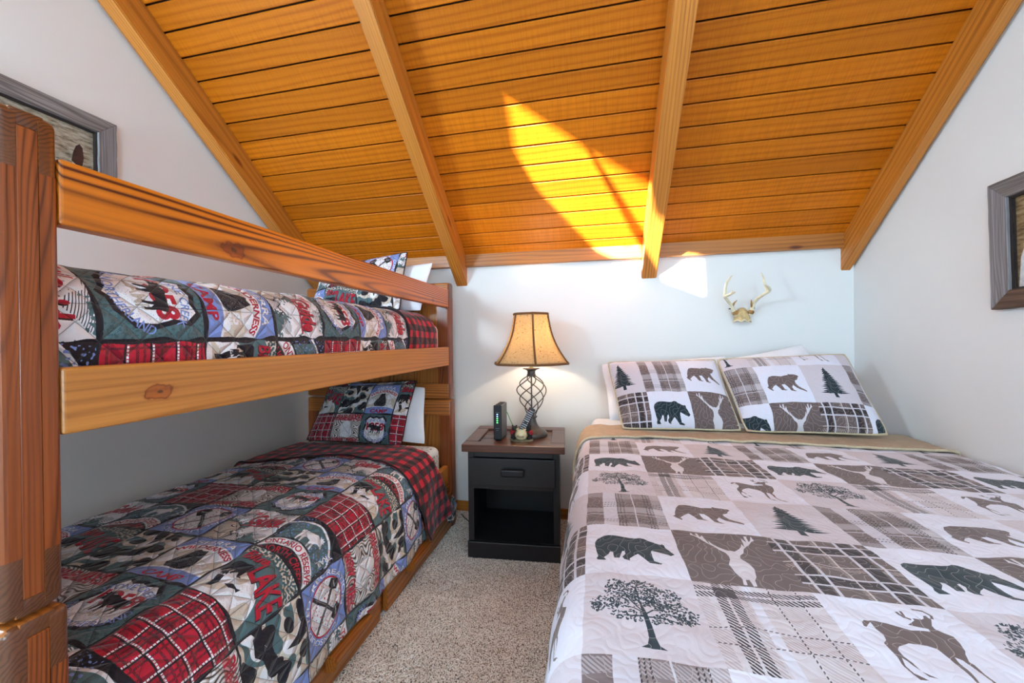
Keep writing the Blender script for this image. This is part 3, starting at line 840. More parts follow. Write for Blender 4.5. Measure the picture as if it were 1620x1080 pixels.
for poly in ([(-.43, 2.00), (-.43, 2.22), (-.33, 2.40), (.07, 2.815), (.38, 3.05), (.60, 3.10), (.285, 2.72), (-.03, 2.232)],
             [(.02, 2.262), (.349, 2.44), (.60, 2.74), (.67, 2.93), (.84, 2.998), (1.21, 3.60), (.80, 3.33), (.36, 2.70)]):
    cut = sky_cut(poly)
    md = rear.modifiers.new('b', 'BOOLEAN'); md.object = cut; md.operation = 'DIFFERENCE'; md.solver = 'EXACT'
    dg_ = bpy.context.evaluated_depsgraph_get(); nm_ = bpy.data.meshes.new_from_object(rear.evaluated_get(dg_))
    rear.modifiers.clear(); rear.data = nm_; bpy.data.objects.remove(cut)
PITCHP = .1116
t = MB(); t.box(XL, XR, -PITCHP / 2 + .0038, PITCHP / 2 - .0038, 0, .022, bev=.0028, seg=1)
plank0 = t.build('plank', W_PLANK, ceiling)
nplank = int((D - YR) / C40 / PITCHP) + 1
for k in range(nplank):
    s = .117 + PITCHP * (k - .5)
    o = plank0 if k == 0 else plank0.copy()
    if k: COL.objects.link(o)
    o.parent = ceiling
    y = D - s * C40; z = ZC + s * S40
    o.location = (0, y, z)
    o.rotation_euler = (math.radians(-40), 0, 0)
RD = .195
def rafter(x0, x1):
    m = MB()
    poly = [(D, zc(D, RD)), (D, zc(D, -.004)), (YR, zc(YR, -.004)), (YR, zc(YR, RD))]
    m.prism(poly, 'X', x0, x1)
    bmesh.ops.bevel(m.bm, geom=[e for e in m.bm.edges if abs((e.verts[0].co - e.verts[1].co).y) > .5], offset=.004, segments=2, affect='EDGES')
    # put the origin on the beam so the grain follows the slope
    o = m.build('rafter', W_RAFTER, ceiling)
    R = Matrix.Rotation(math.radians(-40), 4, 'X'); T = Matrix.Translation((x0, D, ZC))
    MX = T @ R
    o.data.transform(MX.inverted()); o.matrix_local = MX
    return o


for x0, x1 in ((-2.26, -2.175), (-1.022, -.937), (.330, .427), (1.525, 1.578)):
    rafter(x0, x1)
for x0, x1 in ((XL, -2.262), (1.58, XR)):      # filler strips between the end rafters and the walls
    m = MB(); m.prism([(D, zc(D, RD - .03)), (D, zc(D)), (YR, zc(YR)), (YR, zc(YR, RD - .03))], 'X', x0, x1)
    m.build('filler_strip', W_RAFTER, ceiling)
for i, (x0, x1) in enumerate(((-2.175, -1.022), (-.937, .330), (.427, 1.525))):
    m = MB(); m.box(x0, x1, D - .04, D, 1.853, 1.945, bev=.003)
    tag(m.build('trim_%d' % (i + 1), W_TRIM), kind='structure')
m = MB(); m.box(XL, XR, D - .014, D, 0, .075, bev=.003); tag(m.build('baseboard_back', W_TRIM), kind='structure')

# ------------------------------------------------------------------ bunk bed
BX0, BX1 = -2.12, -.98
bunk = thing('bunk_bed', 'heavy orange stained pine bunk bed with finger jointed ends against the left wall', 'bunk bed', (-1.55, 1.5, 0))
BL = Vector(bunk.location)


def loc(mb, name, mats, parent=bunk, **k):
    """geometry is written in room coordinates; move it into the thing's own frame"""
    bmesh.ops.translate(mb.bm, verts=list(mb.bm.verts), vec=-BL)
    return mb.build(name, mats, parent, **k)


def endgrain(o):
    for p in o.data.polygons:
        if abs(p.normal.x) > .5: p.material_index = 1


def end_panel(y0, y1, z0, z1, mid=False, shift=0.0):
    X0, X1 = BX0 - shift * 0, BX1 + shift
    th = (y1 - y0) / 3; rh = .105; sw = .085
    # wide framed panel: centre tongue of the stile runs nearly to the edge, the cross rails lap either side
    first = MB()
    first.box(X0 + sw, X1 - sw, y0 + th * .95, y1 - th * .95, z0 + rh - .01, z1 - rh + .01)
    panel = loc(first, 'end_panel', W_PANEL)
    nb = 9; wb = (X1 - X0 - 2 * sw) / nb
    for k in range(nb):
        b = MB(); b.box(X0 + sw + k * wb + .001, X0 + sw + (k + 1) * wb - .001, y0 + th * .75, y1 - th * .75, z0 + rh, z1 - rh, bev=.003, seg=1)
        loc(b, 'board', W_PANEL, panel)
    for side in (0, 1):
        xa, xb = (X1 - sw, X1) if side else (X0, X0 + sw)
        s = MB()
        s.box(xa, xb, y0 + th, y1 - th, z0 + .03, z1 - .03, bev=.0015, seg=1)
        xo = X1 if side else X0
        for (a, b_) in ((y0, y0 + th), (y1 - th, y1)):
            yo = y0 if a == y0 else y1
            s.rbox(xa, xb, a, b_, z0 + rh, z1 - rh, .013, lambda q: abs(q.x - xo) < 1e-4 and abs(q.y - yo) < 1e-4)
        loc(s, 'stile', W_STILE, panel)
    for top in (0, 1):
        za, zb = (z1 - rh, z1) if top else (z0, z0 + rh)
        s = MB()
        for (a, b_) in ((y0, y0 + th), (y1 - th, y1)):
            yo = y0 if a == y0 else y1; zo = z1 if top else z0
            def outer(q):
                k = (abs(q.y - yo) < 1e-4) + (abs(q.z - zo) < 1e-4) + (min(abs(q.x - X0), abs(q.x - X1)) < 1e-4)
                return k >= 2
            s.rbox(X0, X1, a, b_, za, zb, .015, outer)
        if top: s.box(X0 + .004, X1 - .001, y0 + th - .008, y1 - th + .008, z1 - .03, z1 - .0005, bev=.003)
        else: s.box(X0 + .004, X1 - .001, y0 + th - .008, y1 - th + .008, z0 + .0005, z0 + .03, bev=.003)
        s.box(X0 + sw, X1 - sw, y0 + th - .008, y1 - th + .008, za + .004, zb - .004)
        o = loc(s, 'cross_rail', [W_CROSS, W_END], panel)
        endgrain(o); smooth_angle(o, 40)
    return panel


YN0, YN1, YF0, YF1 = .447, .531, 2.512, 2.596
end_panel(YN0, YN1, .822, 1.715)
end_panel(YN0, YN1 + .004, .0, .815, shift=.006)
end_panel(YF0, YF1, .893, 1.703)
end_panel(YF0, YF1 + .004, .0, .885, shift=.008)


def rail(name, x0, x1, y0, y1, z0, z1, mt, bev=.006):
    m = MB(); m.box(x0, x1, y0, y1, z0, z1, bev=bev, seg=3)
    o = loc(m, name, mt)
    c = Vector(((x0 + x1) / 2, (y0 + y1) / 2, (z0 + z1) / 2)) - BL
    o.data.transform(Matrix.Translation(-c)); o.location = c
    return o


tag(rail('guard_rail', -1.022, -.982, YN1, YF0, 1.527, 1.652, W_GUARD), 'guard rail with bold dark cathedral grain')
rail('side_rail', -1.022, -.982, YN1, YF0, 1.128, 1.256, W_RAIL)
rail('side_rail', -2.118, -2.078, YN1, YF0, 1.128, 1.256, W_RAIL)
rail('side_rail', -1.035, -.998, YN1 + .004, YF0, .30, .43, W_RAIL)
rail('side_rail', -2.118, -2.078, YN1 + .004, YF0, .30, .43, W_RAIL)
rail('drawer_ledge', -1.035, -.985, YN1 + .004, YF0, .262, .298, W_DRAWER, .004)
rail('divider', -1.03, -.998, 1.598, 1.652, .01, .26, W_DRAWER, .002)
for k in range(7):
    y = .72 + k * .27
    rail('slat', -2.08, -1.02, y, y + .09, 1.155, 1.175, W_PANEL, .002)
    rail('slat', -2.08, -1.035, y, y + .09, .345, .365, W_PANEL, .002)
for (y0, y1, hy0, hy1) in ((.60, 1.596, 1.22, 1.46), (1.654, 2.505, 1.84, 2.06)):
    m = MB(); m.box(-1.0, -.972, y0, y1, .012, .255, bev=.006)
    m.box(-2.0, -1.0, y0 + .02, y1 - .02, .03, .045); m.box(-2.0, -1.0, y0 + .02, y0 + .035, .045, .23); m.box(-2.0, -1.0, y1 - .035, y1 - .02, .045, .23)
    d = loc(m, 'drawer', W_DRAWER)
    h = MB()
    n = 10; P = [(-.972, .178), (-.972, .112)]
    # half-round wooden pull, flat on top
    prof = [(-.973, .082), (-.945, .090), (-.926, .108), (-.921, .130), (-.924, .146), (-.973, .150)]
    h.prism(prof, 'Y', hy0, hy1)
    bmesh.ops.bevel(h.bm, geom=list(h.bm.edges), offset=.006, segments=2, affect='EDGES')
    loc(h, 'handle', W_DRAWER, d)


# ------------------------------------------------------------------ bedding helpers
def curve_pts(prof, n):
    """resample a polyline (smoothed) at n equal arc-length steps; returns points and arc lengths"""
    P = [Vector((a, b)) for a, b in prof]
    fine = []
    for i in range(len(P) - 1):
        p0 = P[max(i - 1, 0)]; p1 = P[i]; p2 = P[i + 1]; p3 = P[min(i + 2, len(P) - 1)]
        for k in range(12):
            t_ = k / 12
            fine.append(0.5 * ((2 * p1) + (p2 - p0) * t_ + (2 * p0 - 5 * p1 + 4 * p2 - p3) * t_ ** 2 + (3 * p1 - p0 - 3 * p2 + p3) * t_ ** 3))
    fine.append(P[-1])
    s = [0]
    for a, b in zip(fine, fine[1:]): s.append(s[-1] + (b - a).length)
    S = np.linspace(0, s[-1], n)
    return [(np.interp(v, s, [p.x for p in fine]), np.interp(v, s, [p.y for p in fine])) for v in S], S


def cover(name, prof, ystart, yend, ny, nx, mt, uvfn, off=0.0, wr=.004, thick=.008, parent=None, seed=1, edge_mat=None, endfn=None, slump=0.0):
    """a quilt laid over a bed: cross profile prof (x,z) swept along y. ystart/yend may be functions of arc length"""
    pts, S = curve_pts(prof, nx)
    nrm = []
    for i in range(nx):
        a = pts[max(i - 1, 0)]; b = pts[min(i + 1, nx - 1)]
        dx, dz = b[0] - a[0], b[1] - a[1]; l = math.hypot(dx, dz) + 1e-9
        nrm.append((-dz / l, dx / l))
    sgn = 1 if sum(n_[1] for n_ in nrm) > 0 else -1
    G, U = [], []
    for j in range(ny):
        row, ur = [], []
        for i in range(nx):
            x, z = pts[i]; s = S[i]
            y0 = ystart(s) if callable(ystart) else ystart; y1 = yend(s) if callable(yend) else yend
            y = y0 + (y1 - y0) * j / (ny - 1)
            hang = max(0.0, min(1.0, (s - HANG_AT[0]) / .25)) if HANG_AT[1] > 0 else max(0.0, min(1.0, (HANG_AT[0] - s) / .25))
            w = wr * (vnoise(s, y, seed, 16) + .6 * vnoise(s, y, seed + 3, 37)) + hang * .010 * math.sin(y * 17 + seed + .5 * math.sin(y * 7 + s * 5))
            if endfn: z_add = endfn(x, y, s)
            else: z_add = 0
            o_ = off + w
            row.append((x + sgn * nrm[i][0] * o_, y, z + sgn * nrm[i][1] * o_ + z_add))
            ur.append(uvfn(s, y))
        G.append(row); U.append(ur)
    m = MB(); m.grid(G, U)
    o = m.build(name, mt if not edge_mat else [mt, edge_mat], parent, fix=False)
    # normals upward
    me = o.data
    up_sum = sum(p.normal.z * p.area for p in me.polygons)
    if up_sum < 0: me.flip_normals()
    md = o.modifiers.new('thickness', 'SOLIDIFY'); md.thickness = thick; md.offset = -1
    if edge_mat: md.material_offset_rim = 1; md.material_offset = 0
    return o, G


HANG_AT = [99, 1]


def box_mattress(name, x0, x1, y0, y1, z0, z1, mt, label, r=.06, group=None):
    m = MB(); m.box(x0, x1, y0, y1, z0, z1, bev=r, seg=5)
    o = m.build(name, mt); smooth_angle(o, 60)
    c = Vector(((x0 + x1) / 2, (y0 + y1) / 2, z0)); o.data.transform(Matrix.Translation(-c)); o.location = c
    return tag(o, label, 'mattress', group)


def pillow(name, BLc, BRc, TLc, TRc, t, mt, label, uvfn=None, nu=34, nv=26, pinch=.05, piping=None, cat='pillow', seed=0, group=None, wr=.006, belly=0.0):
    """cushion spanned by four corners (room coordinates); its front faces the room"""
    BLc, BRc, TLc, TRc = map(Vector, (BLc, BRc, TLc, TRc))
    nv_ = ((BRc - BLc).cross(TLc - BLc)).normalized()      # front normal
    if nv_.y > 0: nv_ = -nv_
    cen = (BLc + BRc + TLc + TRc) / 4
    W = ((BRc - BLc).length + (TRc - TLc).length) / 2; Hh = ((TLc - BLc).length + (TRc - BRc).length) / 2
    def P(u, v, side):
        cr = 1 - .035 * (abs(u) * abs(v)) ** 5
        uu = cr * u * (1 - pinch * (1 - v * v)); vv = cr * v * (1 - pinch * 1.1 * (1 - u * u))
        a, b = (uu + 1) / 2, (vv + 1) / 2
        base = BLc * (1 - a) * (1 - b) + BRc * a * (1 - b) + TLc * (1 - a) * b + TRc * a * b
        k = max(0.0, (1 - abs(u) ** 3.0) * (1 - abs(v) ** 3.0)) ** .62
        w = wr * vnoise(u * W, v * Hh, seed + (0 if side > 0 else 9), 18) * (0.3 + .7 * k)
        low = 1 + belly * (-v) 
        return base + nv_ * (side * (t / 2) * k * low + side * w * (1 if abs(u) < 1 and abs(v) < 1 else 0)) - cen
    us = [math.sin(PI / 2 * (2 * i / (nu - 1) - 1)) for i in range(nu)]; vv_ = [math.sin(PI / 2 * (2 * j / (nv - 1) - 1)) for j in range(nv)]
    m = MB()
    for side in (1, -1):
        G = [[P(u, v, side) for u in us] for v in vv_]
        UV = [[(uvfn((u + 1) / 2 * W, (v + 1) / 2 * Hh) if uvfn else (u, v)) for u in us] for v in vv_]
        m.grid(G, UV)
    bmesh.ops.remove_doubles(m.bm, verts=list(m.bm.verts), dist=.0004)
    o = m.build(name, mt, smooth=True); o.location = cen
    tag(o, label, cat, group)
    if piping:
        pm = MB(); ring = []
        for u in us: ring.append(P(u, -1, 1))
        for v in vv_[1:]: ring.append(P(1, v, 1))
        for u in us[::-1][1:]: ring.append(P(u, 1, 1))
        for v in vv_[::-1][1:-1]: ring.append(P(-1, v, 1))
        pm.tube(ring, piping[1], 6, closed=True)
        pm.build('piping', piping[0], o, smooth=True)
    return o


# ------------------------------------------------------------------ lower bunk bedding
box_mattress('mattress', -2.07, -1.04, .56, 2.49, .366, .575, M_LEAF_SHEET, 'lower bunk mattress in a white sheet with small green leaf print', .05)
prof = [(-2.085, .50), (-2.075, .555), (-2.0, .592), (-1.8, .604), (-1.5, .612), (-1.2, .608), (-1.08, .59), (-1.01, .545), (-.968, .46), (-.952, .36), (-.947, .25), (-.944, .165)]
_, SS = curve_pts(prof, 50)
pts_, S_ = curve_pts(prof, 400)
def s_at_x(x):
    return min(zip(S_, pts_), key=lambda a: abs(a[1][0] - x) + (0 if a[1][1] > .55 else 9))[0]
sC = s_at_x(-1.38)                       # left edge of the shield column
HANG_AT = [s_at_x(-1.08) + .05, 1]
LU, LV = .72, .672
def uv_low(s, y): return ((s - sC) / LU + 2 / 3, (y - .655) / LV)
def fold_low(s):                         # where the cover is turned back
    x = s - s_at_x(-1.08)
    return 1.93 + .10 * math.exp(-((x + .42) / .22) ** 2) - .10 * math.exp(-((x + .9) / .2) ** 2) + .02 * math.sin(s * 9) + max(0, x - .1) * .22
def head_low(s):
    x = s - s_at_x(-1.08)
    return 2.255 + .015 * math.sin(s * 8) + max(0, x - .12) * .42
quilt_low, _ = cover('quilt', prof, .55, lambda s: fold_low(s) + .02, 150, 130, M_LODGE, uv_low, off=.002, wr=.006, seed=2)
tag(quilt_low, 'camp patchwork quilt on the lower bunk, draped over the drawers', 'quilt', 'lodge patchwork quilts')
lin, G = cover('turned_back_lining', prof, fold_low, head_low, 50, 130, M_BUFFALO, lambda s, y: (s / .080, y / .080), off=.014, wr=.006, seed=5, parent=quilt_low)
lin['label'] = 'red and black buffalo check lining'
m = MB(); m.tube(G[0], .005, 6); m.build('binding', M_PIPING_DARK, quilt_low, smooth=True)
# printed corner peeping out below the turn-back
m = MB()
Gc = [[(-.945 + .02 * a + .008 * math.sin(b * 5), 2.30 + .17 * b + .03 * a, .20 - .08 * a - .05 * b + .10 * b * b) for b in np.linspace(0, 1, 8)] for a in np.linspace(0, 1, 6)]
m.grid(Gc, [[(1.4 + .05 * b, 1.2 + .05 * a) for b in range(8)] for a in range(6)])
o = m.build('corner', M_LODGE, quilt_low, fix=False); md = o.modifiers.new('thickness', 'SOLIDIFY'); md.thickness = .006

uv_sh = lambda s, t_: ((s - .41) / .64 + 2 / 3, (t_ + .02) / .64)
pillow('sham', (-1.94, 2.27, .625), (-1.215, 2.27, .618), (-1.86, 2.43, 1.00), (-1.175, 2.42, 1.035), .12, M_LODGE, 'camp print sham standing on the lower bunk before a white pillow', uv_sh, piping=(M_PIPING_DARK, .004), seed=3, cat='pillow', group='lodge print shams')
pillow('pillow', (-1.83, 2.40, .63), (-1.10, 2.38, .605), (-1.80, 2.485, 1.02), (-1.14, 2.48, .98), .08, M_WHITE_CLOTH, 'white pillow on the lower bunk behind the camp print sham', seed=4, cat='pillow', group='white bunk pillows')

# ------------------------------------------------------------------ upper bunk bedding
box_mattress('mattress', -2.07, -1.044, .56, 2.505, 1.176, 1.412, M_WHITE_CLOTH, 'upper bunk mattress in a plain white sheet, its end showing past the quilt', .05)
prof = [(-2.073, 1.22), (-2.076, 1.36), (-2.04, 1.43), (-1.9, 1.462), (-1.5, 1.475), (-1.2, 1.472), (-1.115, 1.455), (-1.065, 1.42), (-1.040, 1.37), (-1.034, 1.31), (-1.036, 1.26), (-1.04, 1.205)]
pts_, S_ = curve_pts(prof, 400)
s_line = min(zip(S_, pts_), key=lambda a: abs(a[1][1] - 1.30) + (0 if a[1][0] > -1.3 else 9))[0]   # lower edge of the shield row
HANG_AT = [99, 1]
def uv_up(s, y): return ((s - s_line) / .72 + 1.0, (y - .622) / .70)
quilt_up, _ = cover('quilt', prof, .545, 2.05, 120, 110, M_LODGE, uv_up, off=.002, wr=.005, seed=8, endfn=lambda x, y, s: .016 * math.sin((y - .5) * 1.6) * (1 if s < s_line else .3))
tag(quilt_up, 'camp patchwork quilt on the upper bunk, bulging above its side rail', 'quilt', 'lodge patchwork quilts')
lin, G = cover('turned_back_lining', prof, 2.01, lambda s: 2.40 + .008 * math.sin(s * 11), 34, 110, M_BUFFALO, lambda s, y: (s / .072, y / .072), off=.012, wr=.005, seed=9, parent=quilt_up, endfn=lambda x, y, s: .012 * (2.45 - y) / .4 * (1 if s < s_line else .3))
lin['label'] = 'red and black buffalo check lining'
m = MB(); m.tube(G[0], .005, 6); m.build('binding', M_PIPING_DARK, quilt_up, smooth=True)
uv_s2 = lambda s, t_: ((s - .13) / .78 + 1.0, (t_ - .17) / .72 + 2 / 3)
pillow('sham', (-1.92, 2.29, 1.50), (-1.225, 2.29, 1.50), (-1.92, 2.44, 1.84), (-1.235, 2.43, 1.915), .13, M_LODGE, 'camp print sham propped on the upper bunk behind the guard rail', uv_s2, piping=(M_PIPING_DARK, .004), seed=6, group='lodge print shams')
pillow('pillow', (-1.80, 2.41, 1.50), (-1.13, 2.40, 1.50), (-1.80, 2.50, 1.80), (-1.075, 2.49, 1.845), .10, M_WHITE_CLOTH, 'white pillow on the upper bunk behind the propped sham', seed=7, group='white bunk pillows')

# ------------------------------------------------------------------ queen bed
QX0, QX1 = -.02, 1.545
bed = thing('bed_base', 'low bed base with box spring hidden under the woodland quilt', 'bed', (.76, 1.7, 0))
m = MB(); m.box(-.76, .76, -1.0, 1.03, .16, .40, bev=.02); o = m.build('box_spring', plain('ticking', srgb(205, 200, 195), .9), bed)
fr = MB(); fr.box(-.75, .75, -.99, 1.02, .11, .16); fr.build('frame', M_BLACKWOOD, bed)
for sx in (-1, 1):
    for sy in (-1, 1):
        l = MB(); l.box(sx * .70 - .03, sx * .70 + .03, .01 + sy * .95 - .03, .01 + sy * .95 + .03, 0, .11); l.build('leg', M_BLACKWOOD, bed)
box_mattress('mattress', QX0, QX1, .68, 2.735, .402, .755, M_WHITE_CLOTH, 'queen mattress in a white sheet under the woodland quilt', .05)
prof = [(1.566, .60), (1.568, .70), (1.560, .76), (1.52, .779), (1.2, .784), (.6, .786), (.1, .784), (0.02, .781), (-.03, .772), (-.062, .745), (-.083, .695), (-.096, .62), (-.106, .50), (-.118, .36), (-.126, .22)]
pts_, S_ = curve_pts(prof, 600)
def s_at(x):
    return min(zip(S_, pts_), key=lambda a: abs(a[1][0] - x) + (0 if a[1][1] > .7 else 9))[0]
s0 = s_at(-.02)
HANG_AT = [s_at(-.03) + .1, 1]
CW = .2215
def uv_q(s, y): return ((s0 - s) / (3 * CW), (y - .648) / .675)
def q_fold(s): return 2.045 + .012 * math.sin(s * 9 + 1) + .02 * vnoise(s, 0, 2, 5)
quilt_q, _ = cover('quilt', prof, .38, lambda s: q_fold(s) + .02, 150, 170, M_WOODLAND, uv_q, off=.002, wr=.0045, seed=12)
tag(quilt_q, 'white, brown and slate woodland patchwork quilt with bears, deer and trees', 'quilt')
prof2 = prof[:-3] + [(-.104, .52)]
lin, G = cover('turned_back_lining', prof2, lambda s: q_fold(s), lambda s: 2.33 + .012 * math.sin(s * 7), 26, 150, M_LINING_TAN, lambda s, y: (s / .5, y / .5), off=.013, wr=.004, seed=14, parent=quilt_q)
lin['label'] = 'tan quilted lining'
m = MB(); m.tube(G[0], .0055, 6); m.tube([r_[-1] for r_ in G], .005, 6); m.build('piping', M_PIPING_TAN, quilt_q, smooth=True)
# sheet edge at the head
uvL = lambda s, t_: ((s - .165) / .66, (t_ - .195) / .69 + 2 / 3)
pillow('sham', (.150, 2.20, .800), (.760, 2.215, .808), (.080, 2.46, 1.155), (.700, 2.45, 1.175), .16, M_WOODLAND, 'left woodland sham with fir, taupe plaid and brown bear patches', uvL, piping=(M_PIPING_TAN, .006), seed=21, group='woodland shams', pinch=.035)
uvR = lambda s, t_: ((s - .140) / .66 + 1 / 3, (t_ - .14) / .69 + 2 / 3)
pillow('sham', (.775, 2.215, .806), (1.405, 2.20, .815), (.705, 2.46, 1.175), (1.365, 2.46, 1.205), .16, M_WOODLAND, 'right woodland sham by the right wall, brown bear beside a fir', uvR, piping=(M_PIPING_TAN, .006), seed=22, group='woodland shams', pinch=.03)
pillow('pillow', (.085, 2.40, .80), (.78, 2.42, .80), (.040, 2.62, 1.135), (.81, 2.60, 1.19), .15, M_WHITE_CLOTH, 'white pillow behind the left woodland sham', seed=23, group='white queen pillows')
pillow('pillow', (.80, 2.42, .80), (1.42, 2.42, .80), (.78, 2.61, 1.165), (1.25, 2.66, 1.262), .14, M_WHITE_CLOTH, 'white pillow behind the right woodland sham', seed=24, group='white queen pillows')

# ------------------------------------------------------------------ nightstand
NR = math.radians(4.2)
ns = thing('nightstand', 'black nightstand with brown framed top, one drawer and an open cubby', 'nightstand', (-.474, 2.2255, 0), NR)
hw = .272
m = MB()
m.box(-hw, -hw + .02, 0, .45, .0, .635); m.box(hw - .02, hw, 0, .45, .0, .635); m.box(-hw + .02, hw - .02, .43, .45, .0, .635)
m.build('carcass', M_BLACKWOOD, ns)
m = MB(); m.box(-hw + .02, hw - .02, .0, .43, .085, .10); m.build('shelf', M_BLACKWOOD, ns)
m = MB(); m.box(-hw + .02, hw - .02, 0, .43, .418, .432); m.build('divider', M_BLACKWOOD, ns)
m = MB()
m.box(-hw, -hw + .035, -.012, 0, .10, .635, bev=.002); m.box(hw - .035, hw, -.012, 0, .10, .635, bev=.002)
m.box(-hw + .035, hw - .035, -.012, 0, .412, .436, bev=.002); m.box(-hw + .035, hw - .035, -.012, 0, .603, .635, bev=.002)
m.build('face_frame', M_BLACKWOOD, ns)
m = MB(); m.box(-hw - .004, hw + .004, -.024, 0, .0, .098, bev=.004); m.build('plinth', M_BLACKWOOD, ns)
m = MB(); m.box(-hw + .008, hw - .022, -.03, -.0125, .437, .600, bev=.004); m.box(-hw + .05, hw - .05, -.0125, .40, .445, .585)
dr = m.build('drawer', M_BLACKWOOD, ns)
m = MB(); m.box(-.066, .07, -.062, -.044, .503, .545, bev=.008, seg=3); m.box(-.058, -.03, -.045, -.03, .51, .54, bev=.003); m.box(.034, .062, -.045, -.03, .51, .54, bev=.003)
m.build('handle', plain('black_metal', srgb(46, 46, 50), .35, .6), dr)
tx0, tx1, ty0, ty1 = -.306, .306, -.035, .47
fw_ = .085
for nm, bx in (('top_board', (tx0, tx1, ty0, ty0 + fw_)), ('top_board', (tx0, tx1, ty1 - fw_, ty1)), ('top_board', (tx0, tx0 + fw_, ty0 + fw_, ty1 - fw_)), ('top_board', (tx1 - fw_, tx1, ty0 + fw_, ty1 - fw_))):
    m = MB(); m.box(*bx, .636, .680, bev=.005, seg=2); m.build(nm, W_NIGHT, ns)
pb = (ty1 - ty0 - 2 * fw_) / 3
for k in range(3):
    m = MB(); m.box(tx0 + fw_, tx1 - fw_, ty0 + fw_ + k * pb + .0008, ty0 + fw_ + (k + 1) * pb - .0008, .645, .668, bev=.0015, seg=1); m.build('recessed_board', W_NIGHT, ns)

# ------------------------------------------------------------------ lamp
LX, LY, LZ = -.404, 2.505, .668
M_IRON = plain('bronze_iron', srgb(92, 86, 83), .42, .5, noise=.15, nscale=40)
lamp = thing('table_lamp', 'lit table lamp with twisted iron cage base and tan bell shade', 'lamp', (LX, LY, LZ))
m = MB(); m.lathe([(.099, 0), (.102, .008), (.099, .022), (.086, .036), (.064, .046), (.058, .050), (.044, .062), (.032, .085), (.027, .108), (.027, .116), (.036, .120), (.036, .128), (.026, .132)], 40)
o = m.build('base', M_IRON, lamp); smooth_angle(o, 40)
zb, zt, rm = .128, .395, .097
nw = 6
for k in range(nw):
    for_dir = 1
    pts = []
    for i in range(33):
        t_ = i / 32
        if t_ < .68: r_ = .022 + (rm - .022) * math.sin(PI / 2 * t_ / .68) ** 1.25
        else: r_ = .022 + (rm - .022) * math.cos(PI / 2 * (t_ - .68) / .32) ** .9
        a = 2 * PI * k / nw + for_dir * t_ * PI * 1.15
        pts.append((r_ * math.cos(a), r_ * math.sin(a), zb + (zt - zb) * t_))
    w = MB(); w.tube(pts, .0036, 8); w.build('cage_wire', M_IRON, lamp, smooth=True)
m = MB(); m.tube([(0, 0, .125), (0, 0, .40)], .005, 10); m.build('stem', M_IRON, lamp, smooth=True)
m = MB(); m.lathe([(.026, .390), (.030, .394), (.030, .402), (.026, .406), (.026, .424), (.034, .432), (.055, .440), (.057, .444), (.020, .446), (.014, .450)], 32)
o = m.build('cup', M_IRON, lamp); smooth_angle(o, 40)
m = MB(); m.lathe([(.013, .446), (.013, .500), (.010, .502)], 16); m.build('socket', plain('brass', srgb(190, 160, 90), .3, .9), lamp, smooth=False)
def emit(name, col, strength):
    m_, nt, b = mat(name); b.inputs['Base Color'].default_value = col; b.inputs['Emission Color'].default_value = col; b.inputs['Emission Strength'].default_value = strength; return m_
BULB_Z = .575
m = MB(); m.lathe([(.012, .500), (.014, .515), (.024, .540), (.030, .565), (.028, .585), (.018, .602), (.004, .608)], 20)
bulb = m.build('bulb', emit('bulb_glow', (1, .8, .55, 1), 18.0), lamp, smooth=True)
def shade_mat():
    m_, nt, b = mat('shade_parchment'); L = nt.links.new
    out = [n for n in nt.nodes if n.type == 'OUTPUT_MATERIAL'][0]
    tc = N(nt, 'ShaderNodeTexCoord'); nz = N(nt, 'ShaderNodeTexNoise', i_Scale=90.0, i_Detail=2.0); L(tc.outputs['Object'], nz.inputs['Vector'])
    rp = ramp(nt, [(0.28, srgb(120, 90, 52)), (0.36, srgb(216, 190, 146)), (0.7, srgb(228, 204, 162))]); L(nz.outputs[0], rp.inputs[0])
    L(rp.outputs[0], b.inputs['Base Color']); b.inputs['Roughness'].default_value = .9
    tr = N(nt, 'ShaderNodeBsdfTranslucent'); L(rp.outputs[0], tr.inputs['Color'])
    mx = N(nt, 'ShaderNodeMixShader'); mx.inputs[0].default_value = .55
    L(b.outputs[0], mx.inputs[1]); L(tr.outputs[0], mx.inputs[2]); L(mx.outputs[0], out.inputs[0])
    return m_
M_SHADE = shade_mat()
M_SHTRIM = plain('shade_trim', srgb(112, 74, 40), .8, noise=.2, nscale=80)
cam_az = math.atan2(-LY, -LX)
seam = [cam_az + math.radians(6 + 60 * k) for k in range(6)]
def shade_r(t_):                          # bell profile, t 0 bottom .. 1 top
    return .255 * (1 - t_) ** 1 + .119 * t_ - .034 * math.sin(PI * t_) * (1 - .25 * t_)
zs0, zs1 = .478, .800
shade = None
for k in range(6):
    a0, a1 = seam[k], seam[k] + PI / 3
    G = []
    for i in range(15):
        t_ = i / 14; r_ = shade_r(t_); z = zs0 + (zs1 - zs0) * t_
        row = []
        for j in range(7):
            q = j / 6; bl = .55
            pc = Vector((math.cos(a0 + (a1 - a0) * q), math.sin(a0 + (a1 - a0) * q))) * r_
            pl = (Vector((math.cos(a0), math.sin(a0))) * (1 - q) + Vector((math.cos(a1), math.sin(a1))) * q) * r_
            p = pc * (1 - bl) + pl * bl
            row.append((p.x, p.y, z))
        G.append(row)
    if shade is None:
        m = MB(); m.grid(G); shade = m.build('shade', M_SHADE, lamp, fix=True); md = shade.modifiers.new('thickness', 'SOLIDIFY'); md.thickness = .0015
    else:
        m = MB(); m.grid(G); o = m.build('shade_panel', M_SHADE, shade, fix=True); md = o.modifiers.new('thickness', 'SOLIDIFY'); md.thickness = .0015
for k in range(6):
    m = MB(); m.tube([(shade_r(i / 14) * 1.003 * math.cos(seam[k]), shade_r(i / 14) * 1.003 * math.sin(seam[k]), zs0 + (zs1 - zs0) * i / 14) for i in range(15)], .0065, 6)
    m.build('seam_trim', M_SHTRIM, shade, smooth=True)
